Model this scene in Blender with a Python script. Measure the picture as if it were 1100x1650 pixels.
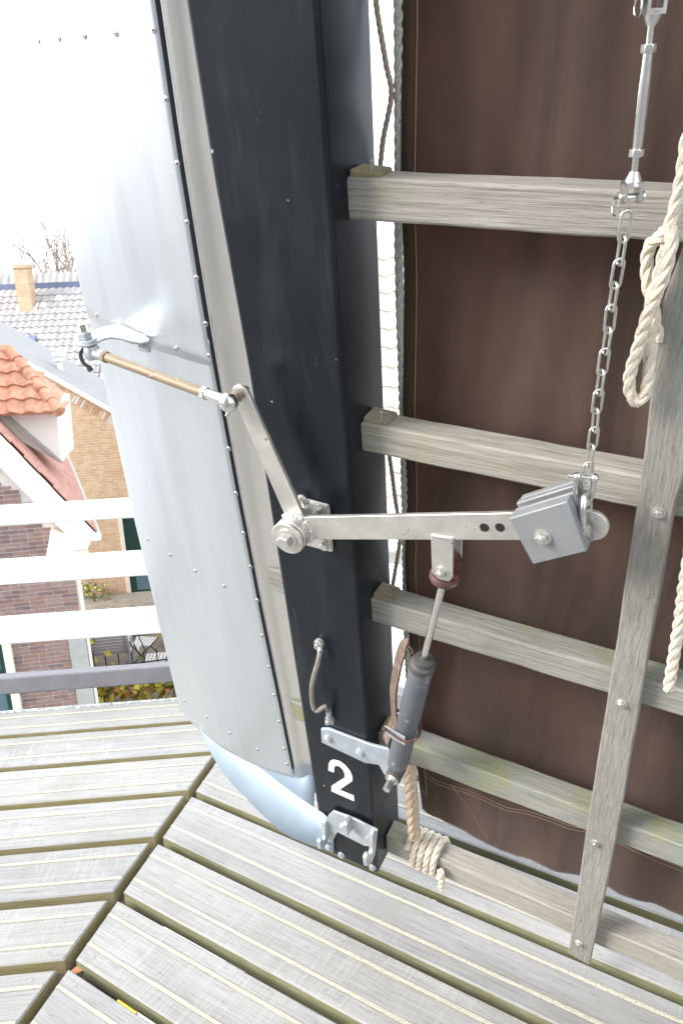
import bpy, bmesh, math, random
from mathutils import Vector, Matrix, noise
random.seed(7)
R = math.radians
V = Vector
scn = bpy.context.scene
for o in list(bpy.data.objects): bpy.data.objects.remove(o)

# ------------------------------------------------------------------ camera
F, PITCH, ROLL, EYE = 1258.0, R(16.46), R(-2.485), 1.6
fw = V((0, math.cos(PITCH), -math.sin(PITCH)))
ri0 = V((1, 0, 0)); up0 = ri0.cross(fw)
ri = math.cos(ROLL)*ri0 + math.sin(ROLL)*up0
up = -math.sin(ROLL)*ri0 + math.cos(ROLL)*up0
CAM = V((0, 0, EYE))
cd = bpy.data.cameras.new('camera'); cam = bpy.data.objects.new('camera', cd)
scn.collection.objects.link(cam)
cam.matrix_world = Matrix(((ri.x, up.x, -fw.x, 0), (ri.y, up.y, -fw.y, 0), (ri.z, up.z, -fw.z, EYE), (0, 0, 0, 1)))
cd.sensor_fit = 'VERTICAL'; cd.sensor_height = 36; cd.lens = F/1650*36
cd.clip_start = 0.05; cd.clip_end = 600
scn.camera = cam

# ------------------------------------------------------------------ sky, sun, exposure
SUN_EL, SUN_AZ = R(30), R(198)          # azimuth measured from +X, counter-clockwise
world = bpy.data.worlds.new('World'); scn.world = world; world.use_nodes = True
wn = world.node_tree; wn.nodes.clear()
wo = wn.nodes.new('ShaderNodeOutputWorld'); wb = wn.nodes.new('ShaderNodeBackground')
sk = wn.nodes.new('ShaderNodeTexSky'); sk.sky_type = 'NISHITA'; sk.sun_disc = False
sk.sun_elevation = SUN_EL; sk.sun_rotation = math.pi/2 - SUN_AZ; sk.dust_density = 1.5; sk.air_density = 1.0; sk.ozone_density = 1.0
hs = wn.nodes.new('ShaderNodeHueSaturation'); hs.inputs['Saturation'].default_value = 0.45
wn.links.new(sk.outputs[0], hs.inputs['Color'])
# a closed layer of thin bright cloud over the whole sky, with faint unevenness
ctc = wn.nodes.new('ShaderNodeTexCoord'); cno = wn.nodes.new('ShaderNodeTexNoise'); cno.inputs['Scale'].default_value = 2.0; cno.inputs['Detail'].default_value = 4
wn.links.new(ctc.outputs['Generated'], cno.inputs['Vector'])
crm = wn.nodes.new('ShaderNodeValToRGB'); crm.color_ramp.elements[0].position = 0.3; crm.color_ramp.elements[1].position = 0.7
crm.color_ramp.elements[0].color = (5.5, 5.95, 6.6, 1); crm.color_ramp.elements[1].color = (6.7, 7.1, 7.6, 1)
wn.links.new(cno.outputs['Fac'], crm.inputs[0])
cmx = wn.nodes.new('ShaderNodeMix'); cmx.data_type = 'RGBA'; cmx.inputs[0].default_value = 0.72
wn.links.new(hs.outputs[0], cmx.inputs[6]); wn.links.new(crm.outputs[0], cmx.inputs[7]); wn.links.new(cmx.outputs[2], wb.inputs[0])
wb.inputs[1].default_value = 0.15
wn.links.new(wb.outputs[0], wo.inputs[0])
sd = bpy.data.lights.new('sun', 'SUN'); sun = bpy.data.objects.new('sun', sd); scn.collection.objects.link(sun)
sd.energy = 1.5; sd.angle = R(26); sd.color = (1.0, 0.96, 0.91)
sun_dir = V((math.cos(SUN_EL)*math.cos(SUN_AZ), math.cos(SUN_EL)*math.sin(SUN_AZ), math.sin(SUN_EL)))
sun.rotation_euler = sun_dir.to_track_quat('Z', 'Y').to_euler()
sun.location = sun_dir*40
scn.view_settings.view_transform = 'Standard'; scn.view_settings.look = 'None'
scn.view_settings.gamma = 1; scn.view_settings.use_curve_mapping = False
scn.view_settings.exposure = 1.64
scn.render.engine = 'CYCLES'

# ------------------------------------------------------------------ pixel -> place helpers
def ray(u, v):
    return (fw*F + ri*(u-550) - up*(v-825)).normalized()
def onz(u, v, z=0.0):
    d = ray(u, v); return CAM + d*((z-EYE)/d.z)
def onplane(u, v, P0, n):
    d = ray(u, v); return CAM + d*((P0-CAM).dot(n)/d.dot(n))
# sail frame: U along the bars (away from the stock), W up along the stock, N towards the gallery
SU = V((0.87192485, -0.4728647, -0.127067)).normalized()
SW = V((-0.04929579, -0.29789273, 0.95332568)); SW = (SW - SU*SW.dot(SU)).normalized()
SN = SU.cross(SW)
SO = onz(607, 1408, 0.13)
MS = Matrix(((SU.x, SW.x, SN.x, SO.x), (SU.y, SW.y, SN.y, SO.y), (SU.z, SW.z, SN.z, SO.z), (0, 0, 0, 1)))
def s(px, py, n=0.0):
    P = onplane(px, py, SO + SN*n, SN) - SO
    return V((P.dot(SU), P.dot(SW), n))
def lerp(a, b, t): return a + (b-a)*t
def interp(tab, x):
    tab = sorted(tab)
    if x <= tab[0][0]:
        (x0, y0), (x1, y1) = tab[0], tab[1]
    elif x >= tab[-1][0]:
        (x0, y0), (x1, y1) = tab[-2], tab[-1]
    else:
        for k in range(len(tab)-1):
            if tab[k][0] <= x <= tab[k+1][0]:
                (x0, y0), (x1, y1) = tab[k], tab[k+1]; break
    return y0 + (y1-y0)*(x-x0)/(x1-x0)

# ------------------------------------------------------------------ materials
MATS = {}
def nd(nt, typ, **kw):
    n = nt.nodes.new(typ)
    for k, v in kw.items(): setattr(n, k, v)
    return n
def base_mat(name):
    m = bpy.data.materials.new(name); m.use_nodes = True
    nt = m.node_tree; b = nt.nodes['Principled BSDF']; MATS[name] = m
    return m, nt, b
def coords(nt, scale=(1, 1, 1), rnd=True, kind='Object'):
    tc = nd(nt, 'ShaderNodeTexCoord'); mp = nd(nt, 'ShaderNodeMapping')
    mp.inputs['Scale'].default_value = scale
    nt.links.new(tc.outputs[kind], mp.inputs['Vector'])
    if rnd:
        oi = nd(nt, 'ShaderNodeObjectInfo'); mu = nd(nt, 'ShaderNodeMath', operation='MULTIPLY'); mu.inputs[1].default_value = 37.0
        nt.links.new(oi.outputs['Random'], mu.inputs[0]); nt.links.new(mu.outputs[0], mp.inputs['Location'])
    return mp.outputs[0]
def tex_noise(nt, vec, scale, detail=6, rough=0.6, dist=0.0):
    n = nd(nt, 'ShaderNodeTexNoise'); n.inputs['Scale'].default_value = scale; n.inputs['Detail'].default_value = detail
    n.inputs['Roughness'].default_value = rough; n.inputs['Distortion'].default_value = dist
    nt.links.new(vec, n.inputs['Vector']); return n.outputs['Fac']
def ramp(nt, fac, stops):
    r = nd(nt, 'ShaderNodeValToRGB'); e = r.color_ramp.elements
    while len(e) < len(stops): e.new(0.5)
    for k, (p, c) in enumerate(stops):
        e[k].position = p; e[k].color = (*c, 1) if len(c) == 3 else c
    nt.links.new(fac, r.inputs[0]); return r.outputs[0]
def grey(a): return (a, a, a)
def mixc(nt, fac, a, b, mode='MIX'):
    m = nd(nt, 'ShaderNodeMix', data_type='RGBA', blend_type=mode)
    for sock, val in ((m.inputs[0], fac), (m.inputs[6], a), (m.inputs[7], b)):
        if hasattr(val, 'is_linked') or hasattr(val, 'links'): nt.links.new(val, sock)
        elif isinstance(val, tuple): sock.default_value = (*val, 1)
        else: sock.default_value = val
    return m.outputs[2]
def bump(nt, b, h, strength=0.3, dist=0.002):
    n = nd(nt, 'ShaderNodeBump'); n.inputs['Strength'].default_value = strength; n.inputs['Distance'].default_value = dist
    nt.links.new(h, n.inputs['Height']); nt.links.new(n.outputs[0], b.inputs['Normal'])
def setp(b, **kw):
    for k, v in kw.items(): b.inputs[k.replace('_', ' ')].default_value = v

def mat_simple(name, col, rough=0.5, metal=0.0, var=0.15, scale=20, bmp=0.1, bd=0.001, stretch=(1, 1, 1), spots=None):
    m, nt, b = base_mat(name); v = coords(nt, stretch)
    f = tex_noise(nt, v, scale)
    c = ramp(nt, f, [(0.3, tuple(x*(1-var) for x in col)), (0.7, tuple(min(1, x*(1+var)) for x in col))])
    if spots:
        sc, lim, scol = spots
        f2 = tex_noise(nt, v, sc, 4, 0.7)
        k = ramp(nt, f2, [(lim, grey(0)), (lim+0.06, grey(1))])
        c = mixc(nt, k, c, scol)
    nt.links.new(c, b.inputs['Base Color'])
    rr = ramp(nt, f, [(0.3, grey(max(0, rough-0.08))), (0.7, grey(min(1, rough+0.08)))])
    nt.links.new(rr, b.inputs['Roughness']); setp(b, Metallic=metal)
    if bmp: bump(nt, b, f, bmp, bd)
    return m

def mat_wood(name, dark, mid, light, algae=None, alim=0.56, grain=(3, 60, 60), bstr=0.5, rough=0.85, saw=0.0, check=0.75, knots=False):
    m, nt, b = base_mat(name); v = coords(nt, grain); v1 = coords(nt)
    f = tex_noise(nt, v, 2.2, 8, 0.62, 0.4)
    big = tex_noise(nt, v1, 3.0, 5, 0.6)
    c = ramp(nt, f, [(0.25, dark), (0.5, mid), (0.75, light)])
    c = mixc(nt, 0.5, c, ramp(nt, big, [(0.3, grey(0.62)), (0.7, grey(1.0))]), 'MULTIPLY')
    # fine dark weather checks along the grain
    v2 = coords(nt, tuple(x*2.3 for x in grain)); ck = tex_noise(nt, v2, 3.1, 3, 0.5)
    c = mixc(nt, ramp(nt, ck, [(0.30, grey(check)), (0.36, grey(0))]), c, tuple(x*0.45 for x in dark))
    if algae:
        al = tex_noise(nt, v1, 5.5, 7, 0.7)
        c = mixc(nt, ramp(nt, al, [(alim, grey(0)), (alim+0.16, grey(0.8))]), c, algae)
    if knots:
        vk = coords(nt, (1.1, 3.0, 3.0)); kv = nd(nt, 'ShaderNodeTexVoronoi'); kv.inputs['Scale'].default_value = 2.0; nt.links.new(vk, kv.inputs['Vector'])
        c = mixc(nt, ramp(nt, kv.outputs['Distance'], [(0.0, grey(0.85)), (0.035, grey(0.7)), (0.05, grey(0.12)), (0.12, grey(0))]), c, (0.15, 0.135, 0.13))
        st_ = tex_noise(nt, coords(nt, (1.5, 6, 6)), 1.7, 6, 0.65)
        c = mixc(nt, ramp(nt, st_, [(0.52, grey(0)), (0.75, grey(0.45))]), c, (0.23, 0.225, 0.215))
    oi = nd(nt, 'ShaderNodeObjectInfo')
    c = mixc(nt, 1.0, c, ramp(nt, oi.outputs['Random'], [(0, (0.80, 0.80, 0.81)), (0.35, (0.93, 0.92, 0.90)), (0.7, (0.88, 0.885, 0.89)), (1, (1.0, 0.985, 0.96))]), 'MULTIPLY')
    h = f
    if saw:
        v3 = coords(nt, (150, 7, 7)); sw = tex_noise(nt, v3, 1.0, 2, 0.5, 0.3); gt_ = tex_noise(nt, v1, 2.2, 3); mg = nd(nt, 'ShaderNodeMath', operation='MULTIPLY'); nt.links.new(sw, mg.inputs[0]); nt.links.new(ramp(nt, gt_, [(0.4, grey(0.5)), (0.6, grey(1.15))]), mg.inputs[1]); sw = mg.outputs[0]
        c = mixc(nt, ramp(nt, sw, [(0.55, grey(0)), (0.72, grey(saw))]), c, light)
        mm = nd(nt, 'ShaderNodeMath', operation='ADD'); nt.links.new(f, mm.inputs[0]); nt.links.new(sw, mm.inputs[1]); h = mm.outputs[0]
    nt.links.new(c, b.inputs['Base Color']); setp(b, Roughness=rough)
    bump(nt, b, h, bstr, 0.003)
    return m

def mat_alu(name, col, rough, streak=(60, 2.0, 60), wob=0.25, spec=0.1):
    m, nt, b = base_mat(name); v = coords(nt, streak, False); v1 = coords(nt, (1, 1, 1), False)
    f = tex_noise(nt, v, 1.5, 5, 0.6)
    sc = tex_noise(nt, v1, 9, 8, 0.75)
    c = ramp(nt, f, [(0.3, tuple(x*0.93 for x in col)), (0.7, col)])
    c = mixc(nt, ramp(nt, sc, [(0.28, grey(spec)), (0.5, grey(0))]), c, tuple(x*0.72 for x in col))
    nt.links.new(c, b.inputs['Base Color']); setp(b, Metallic=1.0)
    rr = ramp(nt, f, [(0.3, grey(rough-0.02)), (0.7, grey(rough+0.02))]); nt.links.new(rr, b.inputs['Roughness'])
    wv = tex_noise(nt, v1, 2.6, 1.5, 0.35)
    bump(nt, b, wv, wob, 0.02)
    return m

def mat_paint(name, col, rough=0.4):
    m, nt, b = base_mat(name); v = coords(nt, (1, 1, 1), False)
    big = tex_noise(nt, v, 4, 5, 0.6)
    c = ramp(nt, big, [(0.3, tuple(x*0.8 for x in col)), (0.7, tuple(x*1.25 for x in col))])
    # chips and bird-lime specks
    vo = nd(nt, 'ShaderNodeTexVoronoi'); vo.inputs['Scale'].default_value = 26; nt.links.new(v, vo.inputs['Vector'])
    sp = ramp(nt, vo.outputs['Distance'], [(0.05, grey(0.8)), (0.085, grey(0))])
    gate = ramp(nt, tex_noise(nt, v, 9, 2), [(0.52, grey(0)), (0.56, grey(1))])
    mu = nd(nt, 'ShaderNodeMath', operation='MULTIPLY'); nt.links.new(sp, mu.inputs[0]); nt.links.new(gate, mu.inputs[1])
    c = mixc(nt, mu.outputs[0], c, (0.45, 0.45, 0.44))
    # long faint scratches
    v2 = coords(nt, (35, 2, 35), False); sr = tex_noise(nt, v2, 3, 4, 0.7, 1.5)
    c = mixc(nt, ramp(nt, sr, [(0.66, grey(0)), (0.72, grey(0.30))]), c, (0.20, 0.21, 0.22))
    v3 = coords(nt, (7, 1.2, 7), False); dst = tex_noise(nt, v3, 2.0, 6, 0.65)
    c = mixc(nt, ramp(nt, dst, [(0.5, grey(0)), (0.8, grey(0.20))]), c, (0.10, 0.10, 0.10))
    nt.links.new(c, b.inputs['Base Color'])
    b.inputs['Specular IOR Level'].default_value = 0.30
    fine = tex_noise(nt, v, 160, 3, 0.5)
    rr = ramp(nt, big, [(0.3, grey(rough-0.07)), (0.7, grey(rough+0.1))]); nt.links.new(rr, b.inputs['Roughness'])
    bump(nt, b, fine, 0.12, 0.001)
    return m

def mat_cloth(name, col):
    m, nt, b = base_mat(name); v = coords(nt, (1, 1, 1), False)
    v2 = coords(nt, (9, 1.3, 9), False)
    st = tex_noise(nt, v2, 1.4, 6, 0.6, 0.6); big = tex_noise(nt, v, 2.4, 4)
    c = ramp(nt, st, [(0.25, tuple(x*0.6 for x in col)), (0.75, tuple(x*1.55 for x in col))])
    c = mixc(nt, ramp(nt, big, [(0.42, grey(0)), (0.72, grey(0.6))]), c, tuple(x*y for x, y in zip(col, (1.75, 1.68, 1.55))))
    nt.links.new(c, b.inputs['Base Color']); setp(b, Roughness=0.75)
    b.inputs['Specular IOR Level'].default_value = 0.3; b.inputs['Sheen Weight'].default_value = 0.25; b.inputs['Sheen Roughness'].default_value = 0.5
    wv = tex_noise(nt, v, 700, 2); bump(nt, b, wv, 0.25, 0.0006)
    tr = nd(nt, 'ShaderNodeBsdfTranslucent'); nt.links.new(mixc(nt, 1.0, c, (1.6, 1.1, 0.8), 'MULTIPLY'), tr.inputs['Color'])
    mx = nd(nt, 'ShaderNodeMixShader'); mx.inputs[0].default_value = 0.46
    out = nt.nodes['Material Output']
    nt.links.new(b.outputs[0], mx.inputs[1]); nt.links.new(tr.outputs[0], mx.inputs[2]); nt.links.new(mx.outputs[0], out.inputs[0])
    return m

def mat_brick(name, cols, mortar, bl=0.21, bh=0.0625, ms=0.012):
    m, nt, b = base_mat(name)
    tc = nd(nt, 'ShaderNodeTexCoord'); sep = nd(nt, 'ShaderNodeSeparateXYZ'); cb = nd(nt, 'ShaderNodeCombineXYZ')
    nt.links.new(tc.outputs['Object'], sep.inputs[0]); nt.links.new(sep.outputs[0], cb.inputs[0]); nt.links.new(sep.outputs[2], cb.inputs[1])
    br = nd(nt, 'ShaderNodeTexBrick'); br.inputs['Scale'].default_value = 1.0
    br.inputs['Brick Width'].default_value = bl; br.inputs['Row Height'].default_value = bh
    br.inputs['Mortar Size'].default_value = ms/2; br.inputs['Mortar Smooth'].default_value = 0.3; br.inputs['Bias'].default_value = 0.0
    nt.links.new(cb.outputs[0], br.inputs['Vector'])
    br.inputs['Color1'].default_value = (*cols[0], 1); br.inputs['Color2'].default_value = (*cols[1], 1); br.inputs['Mortar'].default_value = (*mortar, 1)
    f = tex_noise(nt, tc.outputs['Object'], 6, 5)
    c = mixc(nt, ramp(nt, f, [(0.4, grey(0)), (0.65, grey(0.5))]), br.outputs['Color'], cols[2])
    nt.links.new(c, b.inputs['Base Color']); setp(b, Roughness=0.9)
    iv = nd(nt, 'ShaderNodeMath', operation='SUBTRACT'); iv.inputs[0].default_value = 1; nt.links.new(br.outputs['Fac'], iv.inputs[1])
    bump(nt, b, iv.outputs[0], 0.7, 0.008)
    return m

mat_wood('plank_top', (0.275, 0.266, 0.252), (0.382, 0.374, 0.36), (0.45, 0.442, 0.428), (0.31, 0.305, 0.265), 0.54, (3, 75, 75), 0.5, 0.85, 0.22, 0.8, True)
mat_wood('plank_side', (0.17, 0.17, 0.09), (0.25, 0.245, 0.14), (0.34, 0.33, 0.21), (0.22, 0.20, 0.08), 0.5, (4, 40, 40), 0.5, check=0.3)
mat_wood('plank_side_pale', (0.27, 0.23, 0.12), (0.38, 0.33, 0.18), (0.48, 0.42, 0.26), (0.32, 0.27, 0.11), 0.5, (4, 40, 40), 0.5, check=0.3)
mat_wood('bar_wood', (0.20, 0.185, 0.155), (0.36, 0.34, 0.30), (0.48, 0.46, 0.415), (0.27, 0.29, 0.16), 0.56, (4, 120, 120), 0.7)
mat_wood('bar_wood_mossy', (0.20, 0.195, 0.165), (0.35, 0.345, 0.305), (0.48, 0.47, 0.43), (0.29, 0.31, 0.10), 0.54, (4, 120, 120), 0.7)
mat_wood('lath_wood', (0.20, 0.185, 0.16), (0.345, 0.33, 0.295), (0.45, 0.435, 0.395), (0.27, 0.27, 0.20), 0.60, (150, 9, 150), 0.8)
mat_wood('wedge_wood', (0.16, 0.13, 0.09), (0.30, 0.255, 0.18), (0.42, 0.37, 0.27), (0.22, 0.20, 0.06), 0.5, (6, 60, 60), 0.8)
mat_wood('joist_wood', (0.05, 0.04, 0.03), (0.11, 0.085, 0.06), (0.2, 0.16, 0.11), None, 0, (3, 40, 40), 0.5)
mat_simple('grip', (0.50, 0.46, 0.37), 0.95, 0, 0.4, 300, 1.0, 0.003)
mat_simple('groove', (0.25, 0.235, 0.20), 0.9, 0, 0.3, 60)
mat_simple('plug', (0.30, 0.29, 0.28), 0.7, 0, 0.2, 90)
mat_paint('black_paint', (0.0055, 0.0085, 0.0125), 0.36)
mat_simple('white_number', (0.80, 0.80, 0.78), 0.55, 0, 0.06, 60, 0.05)
mat_alu('aluminium', (0.745, 0.785, 0.825), 0.38, (14, 1.2, 14), 0.3)
mat_alu('nose_strip', (0.84, 0.82, 0.78), 0.42, (8, 2, 8), 0.1, 0.0)
mat_simple('tip_sheet', (0.38, 0.48, 0.58), 0.6, 0.45, 0.06, 6, 0.1)  # blue of the reflected sky put into the base colour
mat_simple('rivet_metal', (0.55, 0.56, 0.57), 0.35, 1.0, 0.08, 60)
mat_simple('dark_hole', (0.012, 0.012, 0.013), 0.9, 0, 0.1, 40, 0)
mat_simple('seal_gap_dark', (0.03, 0.03, 0.03), 0.7, 0, 0.2, 40)  # black of hub seal and clip; also the painted shade in the flap gap
mat_simple('stainless', (0.66, 0.65, 0.62), 0.34, 1.0, 0.10, 45, 0.12, 0.0008, (1, 1, 1), (70, 0.68, (0.28, 0.25, 0.2)))
mat_simple('satin_steel', (0.62, 0.60, 0.56), 0.46, 0.85, 0.12, 30, 0.1, 0.0008, (1, 1, 1), (60, 0.64, (0.30, 0.26, 0.2)))
mat_simple('bright_steel', (0.74, 0.73, 0.70), 0.2, 1.0, 0.05, 40, 0.02)
mat_simple('galvanised', (0.50, 0.53, 0.55), 0.5, 0.6, 0.2, 35, 0.1, 0.001, (1, 1, 1), (40, 0.62, (0.4, 0.38, 0.35)))
mat_simple('galvanised_blue', (0.42, 0.47, 0.52), 0.5, 0.5, 0.16, 30, 0.1)
mat_simple('bronze', (0.25, 0.185, 0.125), 0.55, 0.3, 0.25, 30, 0.1, 0.001, (1, 1, 1), (50, 0.60, (0.55, 0.47, 0.36)))
mat_simple('rusty', (0.17, 0.115, 0.09), 0.6, 0.2, 0.3, 50, 0.3, 0.001, (1, 1, 1), (60, 0.58, (0.26, 0.22, 0.19)))
mat_simple('cable_metal', (0.27, 0.24, 0.22), 0.5, 0.4, 0.25, 40, 0.2, 0.001, (1, 1, 1), (50, 0.56, (0.20, 0.15, 0.12)))
mat_simple('rust_red', (0.12, 0.055, 0.05), 0.55, 0.1, 0.35, 40, 0.2, 0.001, (1, 1, 1), (20, 0.6, (0.34, 0.30, 0.27)))
mat_simple('damper_grey', (0.095, 0.102, 0.112), 0.5, 0.0, 0.18, 14, 0.1, 0.001, (1, 1, 1), (22, 0.60, (0.26, 0.27, 0.27)))
mat_simple('damper_dark', (0.075, 0.07, 0.066), 0.6, 0.1, 0.25, 30, 0.2, 0.001, (1, 1, 1), (26, 0.56, (0.24, 0.2, 0.16)))
mat_simple('lead_grey', (0.25, 0.258, 0.265), 0.5, 0.25, 0.08, 18, 0.05, 0.001, (1, 1, 1), (60, 0.7, (0.42, 0.43, 0.43)))
mat_simple('rope_white', (0.62, 0.55, 0.45), 0.95, 0, 0.2, 260, 0.6, 0.002)
mat_simple('rope_tan', (0.48, 0.38, 0.27), 0.95, 0, 0.3, 240, 0.6, 0.002)
mat_simple('rope_grey', (0.42, 0.40, 0.36), 0.95, 0, 0.3, 240, 0.6, 0.002)
mat_simple('cord_brown', (0.30, 0.235, 0.18), 0.95, 0, 0.3, 200, 0.4)
mat_cloth('sailcloth', (0.096, 0.067, 0.054))
mat_cloth('sail_hem', (0.085, 0.058, 0.036))
mat_simple('cord_orange', (0.62, 0.14, 0.05), 0.7, 0, 0.2, 80)
mat_simple('thread', (0.30, 0.21, 0.14), 0.9, 0, 0.1, 60)
mat_simple('rail_white', (0.80, 0.80, 0.78), 0.5, 0, 0.04, 12, 0.05)
mat_simple('rail_grey', (0.20, 0.195, 0.21), 0.6, 0, 0.12, 20, 0.05)
mat_simple('edge_metal', (0.33, 0.36, 0.36), 0.6, 0.4, 0.35, 60, 0.3, 0.001, (1, 1, 1), (90, 0.5, (0.6, 0.58, 0.52)))
mat_brick('tan_brick', ((0.50, 0.33, 0.19), (0.60, 0.44, 0.27), (0.45, 0.26, 0.15)), (0.62, 0.56, 0.46))
mat_brick('purple_brick_far', ((0.20, 0.11, 0.10), (0.25, 0.145, 0.13), (0.17, 0.095, 0.09)), (0.45, 0.42, 0.39))
mat_simple('brick_purple', (0.25, 0.165, 0.15), 0.9, 0, 0.25, 12, 0.4, 0.004)
mat_simple('brick_plum', (0.185, 0.118, 0.115), 0.9, 0, 0.25, 12, 0.4, 0.004)
mat_simple('brick_rose', (0.25, 0.148, 0.125), 0.9, 0, 0.25, 12, 0.4, 0.004)
mat_simple('verge_tan', (0.55, 0.40, 0.25), 0.9, 0, 0.2, 8, 0.3)
mat_simple('verge_red', (0.48, 0.30, 0.19), 0.9, 0, 0.2, 8, 0.3)
mat_simple('mortar', (0.58, 0.54, 0.50), 0.95, 0, 0.12, 30, 0.3)
mat_simple('house_white', (0.80, 0.78, 0.73), 0.6, 0, 0.04, 6, 0.05)
mat_simple('cream_paint', (0.72, 0.68, 0.58), 0.6, 0, 0.05, 6, 0.05)
mat_simple('green_paint', (0.012, 0.045, 0.035), 0.4, 0, 0.1, 10, 0)
mat_simple('render_grey', (0.36, 0.36, 0.35), 0.9, 0, 0.1, 5, 0.1)
mat_simple('tile_orange', (0.56, 0.29, 0.185), 0.8, 0, 0.3, 9, 0.3, 0.004)
mat_simple('tile_grey', (0.34, 0.32, 0.31), 0.8, 0, 0.22, 4, 0.3, 0.004)
mat_simple('tile_pale', (0.60, 0.55, 0.49), 0.8, 0, 0.12, 4, 0.3, 0.004)
mat_simple('roof_pink', (0.46, 0.24, 0.19), 0.85, 0, 0.25, 3, 0.4, 0.01, (1, 4, 1), (7, 0.63, (0.3, 0.24, 0.24)))
mat_simple('roof_zinc', (0.31, 0.305, 0.30), 0.7, 0.0, 0.1, 3, 0.05)
mat_simple('blue_band', (0.13, 0.15, 0.24), 0.6, 0, 0.1, 4, 0)
mat_simple('window_glass', (0.10, 0.16, 0.19), 0.08, 0.0, 0.1, 2, 0)
mat_simple('paving', (0.24, 0.21, 0.17), 0.95, 0, 0.35, 5, 0.4, 0.01, (1, 5, 1), (9, 0.58, (0.15, 0.14, 0.1)))
mat_simple('tower_brick', (0.36, 0.35, 0.335), 0.95, 0, 0.15, 3, 0.5, 0.02, (1, 1, 0.3))
mat_simple('ground', (0.13, 0.125, 0.115), 0.95, 0, 0.25, 2, 0.3, 0.01)
mat_simple('bench_grey', (0.52, 0.51, 0.54), 0.7, 0, 0.12, 12, 0.1, 0.001)
mat_simple('chair_slat', (0.60, 0.59, 0.56), 0.7, 0, 0.12, 12, 0.1, 0.001)
mat_simple('black_iron', (0.02, 0.022, 0.024), 0.5, 0.2, 0.15, 20, 0)
mat_simple('leaf_yellow', (0.50, 0.42, 0.07), 0.6, 0, 0.3, 6, 0)
mat_simple('leaf_green', (0.15, 0.19, 0.05), 0.6, 0, 0.3, 6, 0)
mat_simple('leaf_orange', (0.42, 0.17, 0.06), 0.6, 0, 0.3, 6, 0)
mat_simple('bark', (0.33, 0.27, 0.22), 0.9, 0, 0.25, 8, 0.2)
mat_simple('car_white', (0.80, 0.80, 0.80), 0.25, 0, 0.02, 4, 0)
mat_simple('tyre', (0.02, 0.02, 0.02), 0.8, 0, 0.1, 30, 0.1)
mat_simple('plate_yellow', (0.75, 0.42, 0.02), 0.4, 0, 0.03, 10, 0)
mat_simple('plate_black', (0.01, 0.01, 0.01), 0.5, 0, 0.05, 10, 0)

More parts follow.
